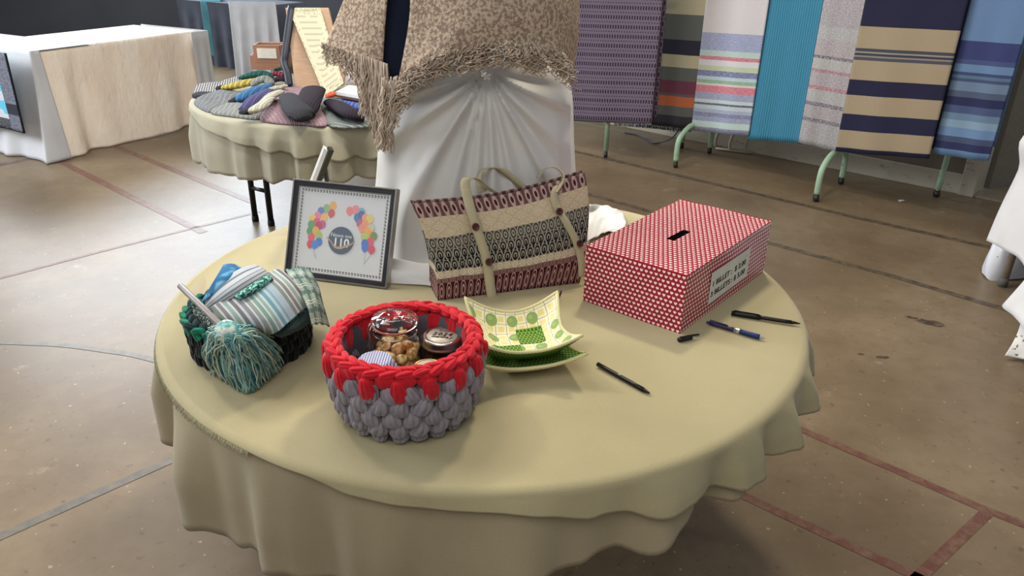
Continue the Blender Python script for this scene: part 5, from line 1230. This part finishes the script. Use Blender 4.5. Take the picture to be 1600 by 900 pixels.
mb.grid(Q, 30, 20); mb.uv = [(a, b) for a, b in mb.uv]
tag(obj('patchwork_quilt', mb, mat('flower_quilt', quiltc, .9, bump=(.4, .006)), solid=.010), 'patchwork quilt with turquoise flowers and dark borders hanging at far left', 'quilt')

# far background pieces
d0, d1 = at(300, 98, 0), at(400, 112, 0)
fb = root('skirted_table', (d0+d1)/2, 'far table covered to the floor by a dark grey cloth', 'table')
mb = MB(); c_ = (d0+d1)/2; dq = (d1-d0); rzq = math.atan2(dq.y, dq.x)
mb.grid(lambda u, v: (d0+dq*(u*1.25-.1)+V3((0, .03*sin(u*40)*(1-v), .72*v))), 80, 8); obj('dark_skirt', mb, fabric('slate_cloth', (72, 76, 88)), fb)
nq = V3((-dq.y, dq.x, 0)).normalized(); mb = MB(); mb.grid(lambda u, v: (d0+dq*(u*1.25-.1)+nq*(v*.7)+V3((0, 0, .725))), 10, 4); obj('dark_cover', mb, fabric('slate_cover', (84, 88, 98)), fb)
te = [at(u, 102, 0) for u in (330, 345, 360)]
tc = sheet('teal_scarf', [[V3((p.x, p.y+.12, .735)) for p in te], [V3((p.x, p.y-.04, .73)) for p in te], [V3((p.x, p.y-.06, .40)) for p in te], [V3((p.x, p.y-.06, z_)) for p, z_ in zip(te, (.16, .10, .20))]], fabric('teal_scarf_wool', (92, 150, 160)), world=True, solid=.01)
tag(tc, 'teal scarf hanging over the edge of the far dark table', 'scarf')
wc0 = at(404, 125, 0); mb = MB()
mb.grid(lambda u, v: (wc0.x-.22+.5*u+.02*(1-v)*sin(u*20), wc0.y+.05*sin(u*22)*(1-v)-.06*(1-v)+.0, .01+.80*v), 60, 16)
tag(obj('chair_cover', mb, M_wcl, solid=.003), 'white cloth draped in diagonal folds behind the wooden crates', 'cloth')

# ================================================================= RIGHT WHITE-CLOTHED TABLE
Rt0 = at(1590, 436, 0)
r0 = at(1568, 440, 0)
rt = root('folding_table', (3.0, 3.1, 0), 'table with beige legs under the white cloth at the right edge', 'table')
legp = at(1566, 447, 0)
mb = MB(); mb.tube([legp, legp+V3((.012, .0, .70))], .018, 10); lo = obj('leg', mb, plain('taupe_leg_paint', (138, 126, 112), .5), rt)
mb = MB(); mb.lathe([(.021, 0), (.022, .03), (.019, .045)], tuple(legp), 14); obj('rubber_foot', mb, plain('grey_rubber', (96, 92, 86), .7), lo)
e1 = V3((.80, -.0, 0)); tpc = legp+V3((.53, -.53, .715))
mb = MB(); mb.box(tpc, (1.06, 1.24, .03)); obj('tabletop', mb, M_top, rt, smooth=False)
for dx, dy in ((.95, .0), (.95, -1.05), (.05, -1.05)):
    p = legp+V3((dx, dy, 0)); mb = MB(); mb.tube([p, p+V3((0, 0, .70))], .018, 10); obj('leg', mb, plain('taupe_leg_paint', (138, 126, 112), .5), rt)
M_wr = fabric('white_linen', (214, 212, 212), weave=700, var=.02)
def hang(pts_top, pts_bot): return [pts_top, [V3((a.x+(b.x-a.x)*.18, a.y+(b.y-a.y)*.2, a.z+(b.z-a.z)*.35)) for a, b in zip(pts_top, pts_bot)], [a.lerp(b, .7) for a, b in zip(pts_top, pts_bot)], pts_bot]
xe = tpc.x-.56; zt = .735
bt = [(1541, 376, 3.42), (1552, 381, 3.36), (1570, 391, 3.30), (1592, 404, 3.2), (1604, 430, 3.05), (1584, 462, 2.90), (1566, 478, 2.84), (1584, 494, 2.76), (1606, 520, 2.60), (1640, 560, 2.40)]
top_ = [V3((xe+.02, tpc.y+.64, zt))]+[V3((xe, tpc.y+k, zt)) for k in (.60, .50, .38, .24, .10, -.06, -.22, -.40)]+[V3((xe+.02, tpc.y-.64, zt))]
bot = [aty(*p) for p in bt]
cl = sheet('table_drape', [[V3((tpc.x+.56, p.y, zt)) for p in top_], [V3((tpc.x, p.y, zt+.001)) for p in top_]]+hang(top_, bot), M_wr, world=True, nu=8, nv=6)
tag(cl, 'white linen cloth hanging in points from the table at the right edge', 'tablecloth')
lp = [[aty(1604, 470, 2.80), aty(1618, 476, 2.76), aty(1640, 480, 2.7)], [aty(1590, 520, 2.74), aty(1606, 526, 2.70), aty(1630, 530, 2.66)], [aty(1570, 556, 2.70), aty(1592, 560, 2.68), aty(1625, 566, 2.62)]]
tag(sheet('lace_runner', lp, mat('white_lace_edge', lambda: mix(step(noise(70, detail=1), .62, .66), (220, 218, 214), (120, 104, 88)), .9), world=True), 'white lace runner end hanging lowest at the right edge', 'cloth')
def bagw():
    return mix(step(noise(12, detail=4), .64, .67), (210, 212, 220), (44, 36, 34))
gp = [at(u, v, .004) for u, v in ((1534, 425), (1545, 436), (1570, 438), (1600, 434), (1620, 410), (1600, 392), (1555, 398))]; cg = sum(gp, V3((0, 0, 0)))/len(gp)
mb = MB()
def Pg(u, v):
    C0 = crom(gp, 6, closed=True); k = u*len(C0); p = C0[int(k) % len(C0)]; t = v; s_ = (1+.06*sin(pi*t))*(1-.55*t**1.6)
    q_ = cg.lerp(p, s_); return (q_.x+.006*sin(u*30+t*9), q_.y, .004+.30*t+.006*sin(u*22+t*14))
mb.grid(Pg, 42, 16, wrap=True); tag(obj('plastic_bag', mb, mat('printed_white_bag', bagw, .4)), 'white bag with dark printed sprigs on the floor behind the table leg', 'bag')
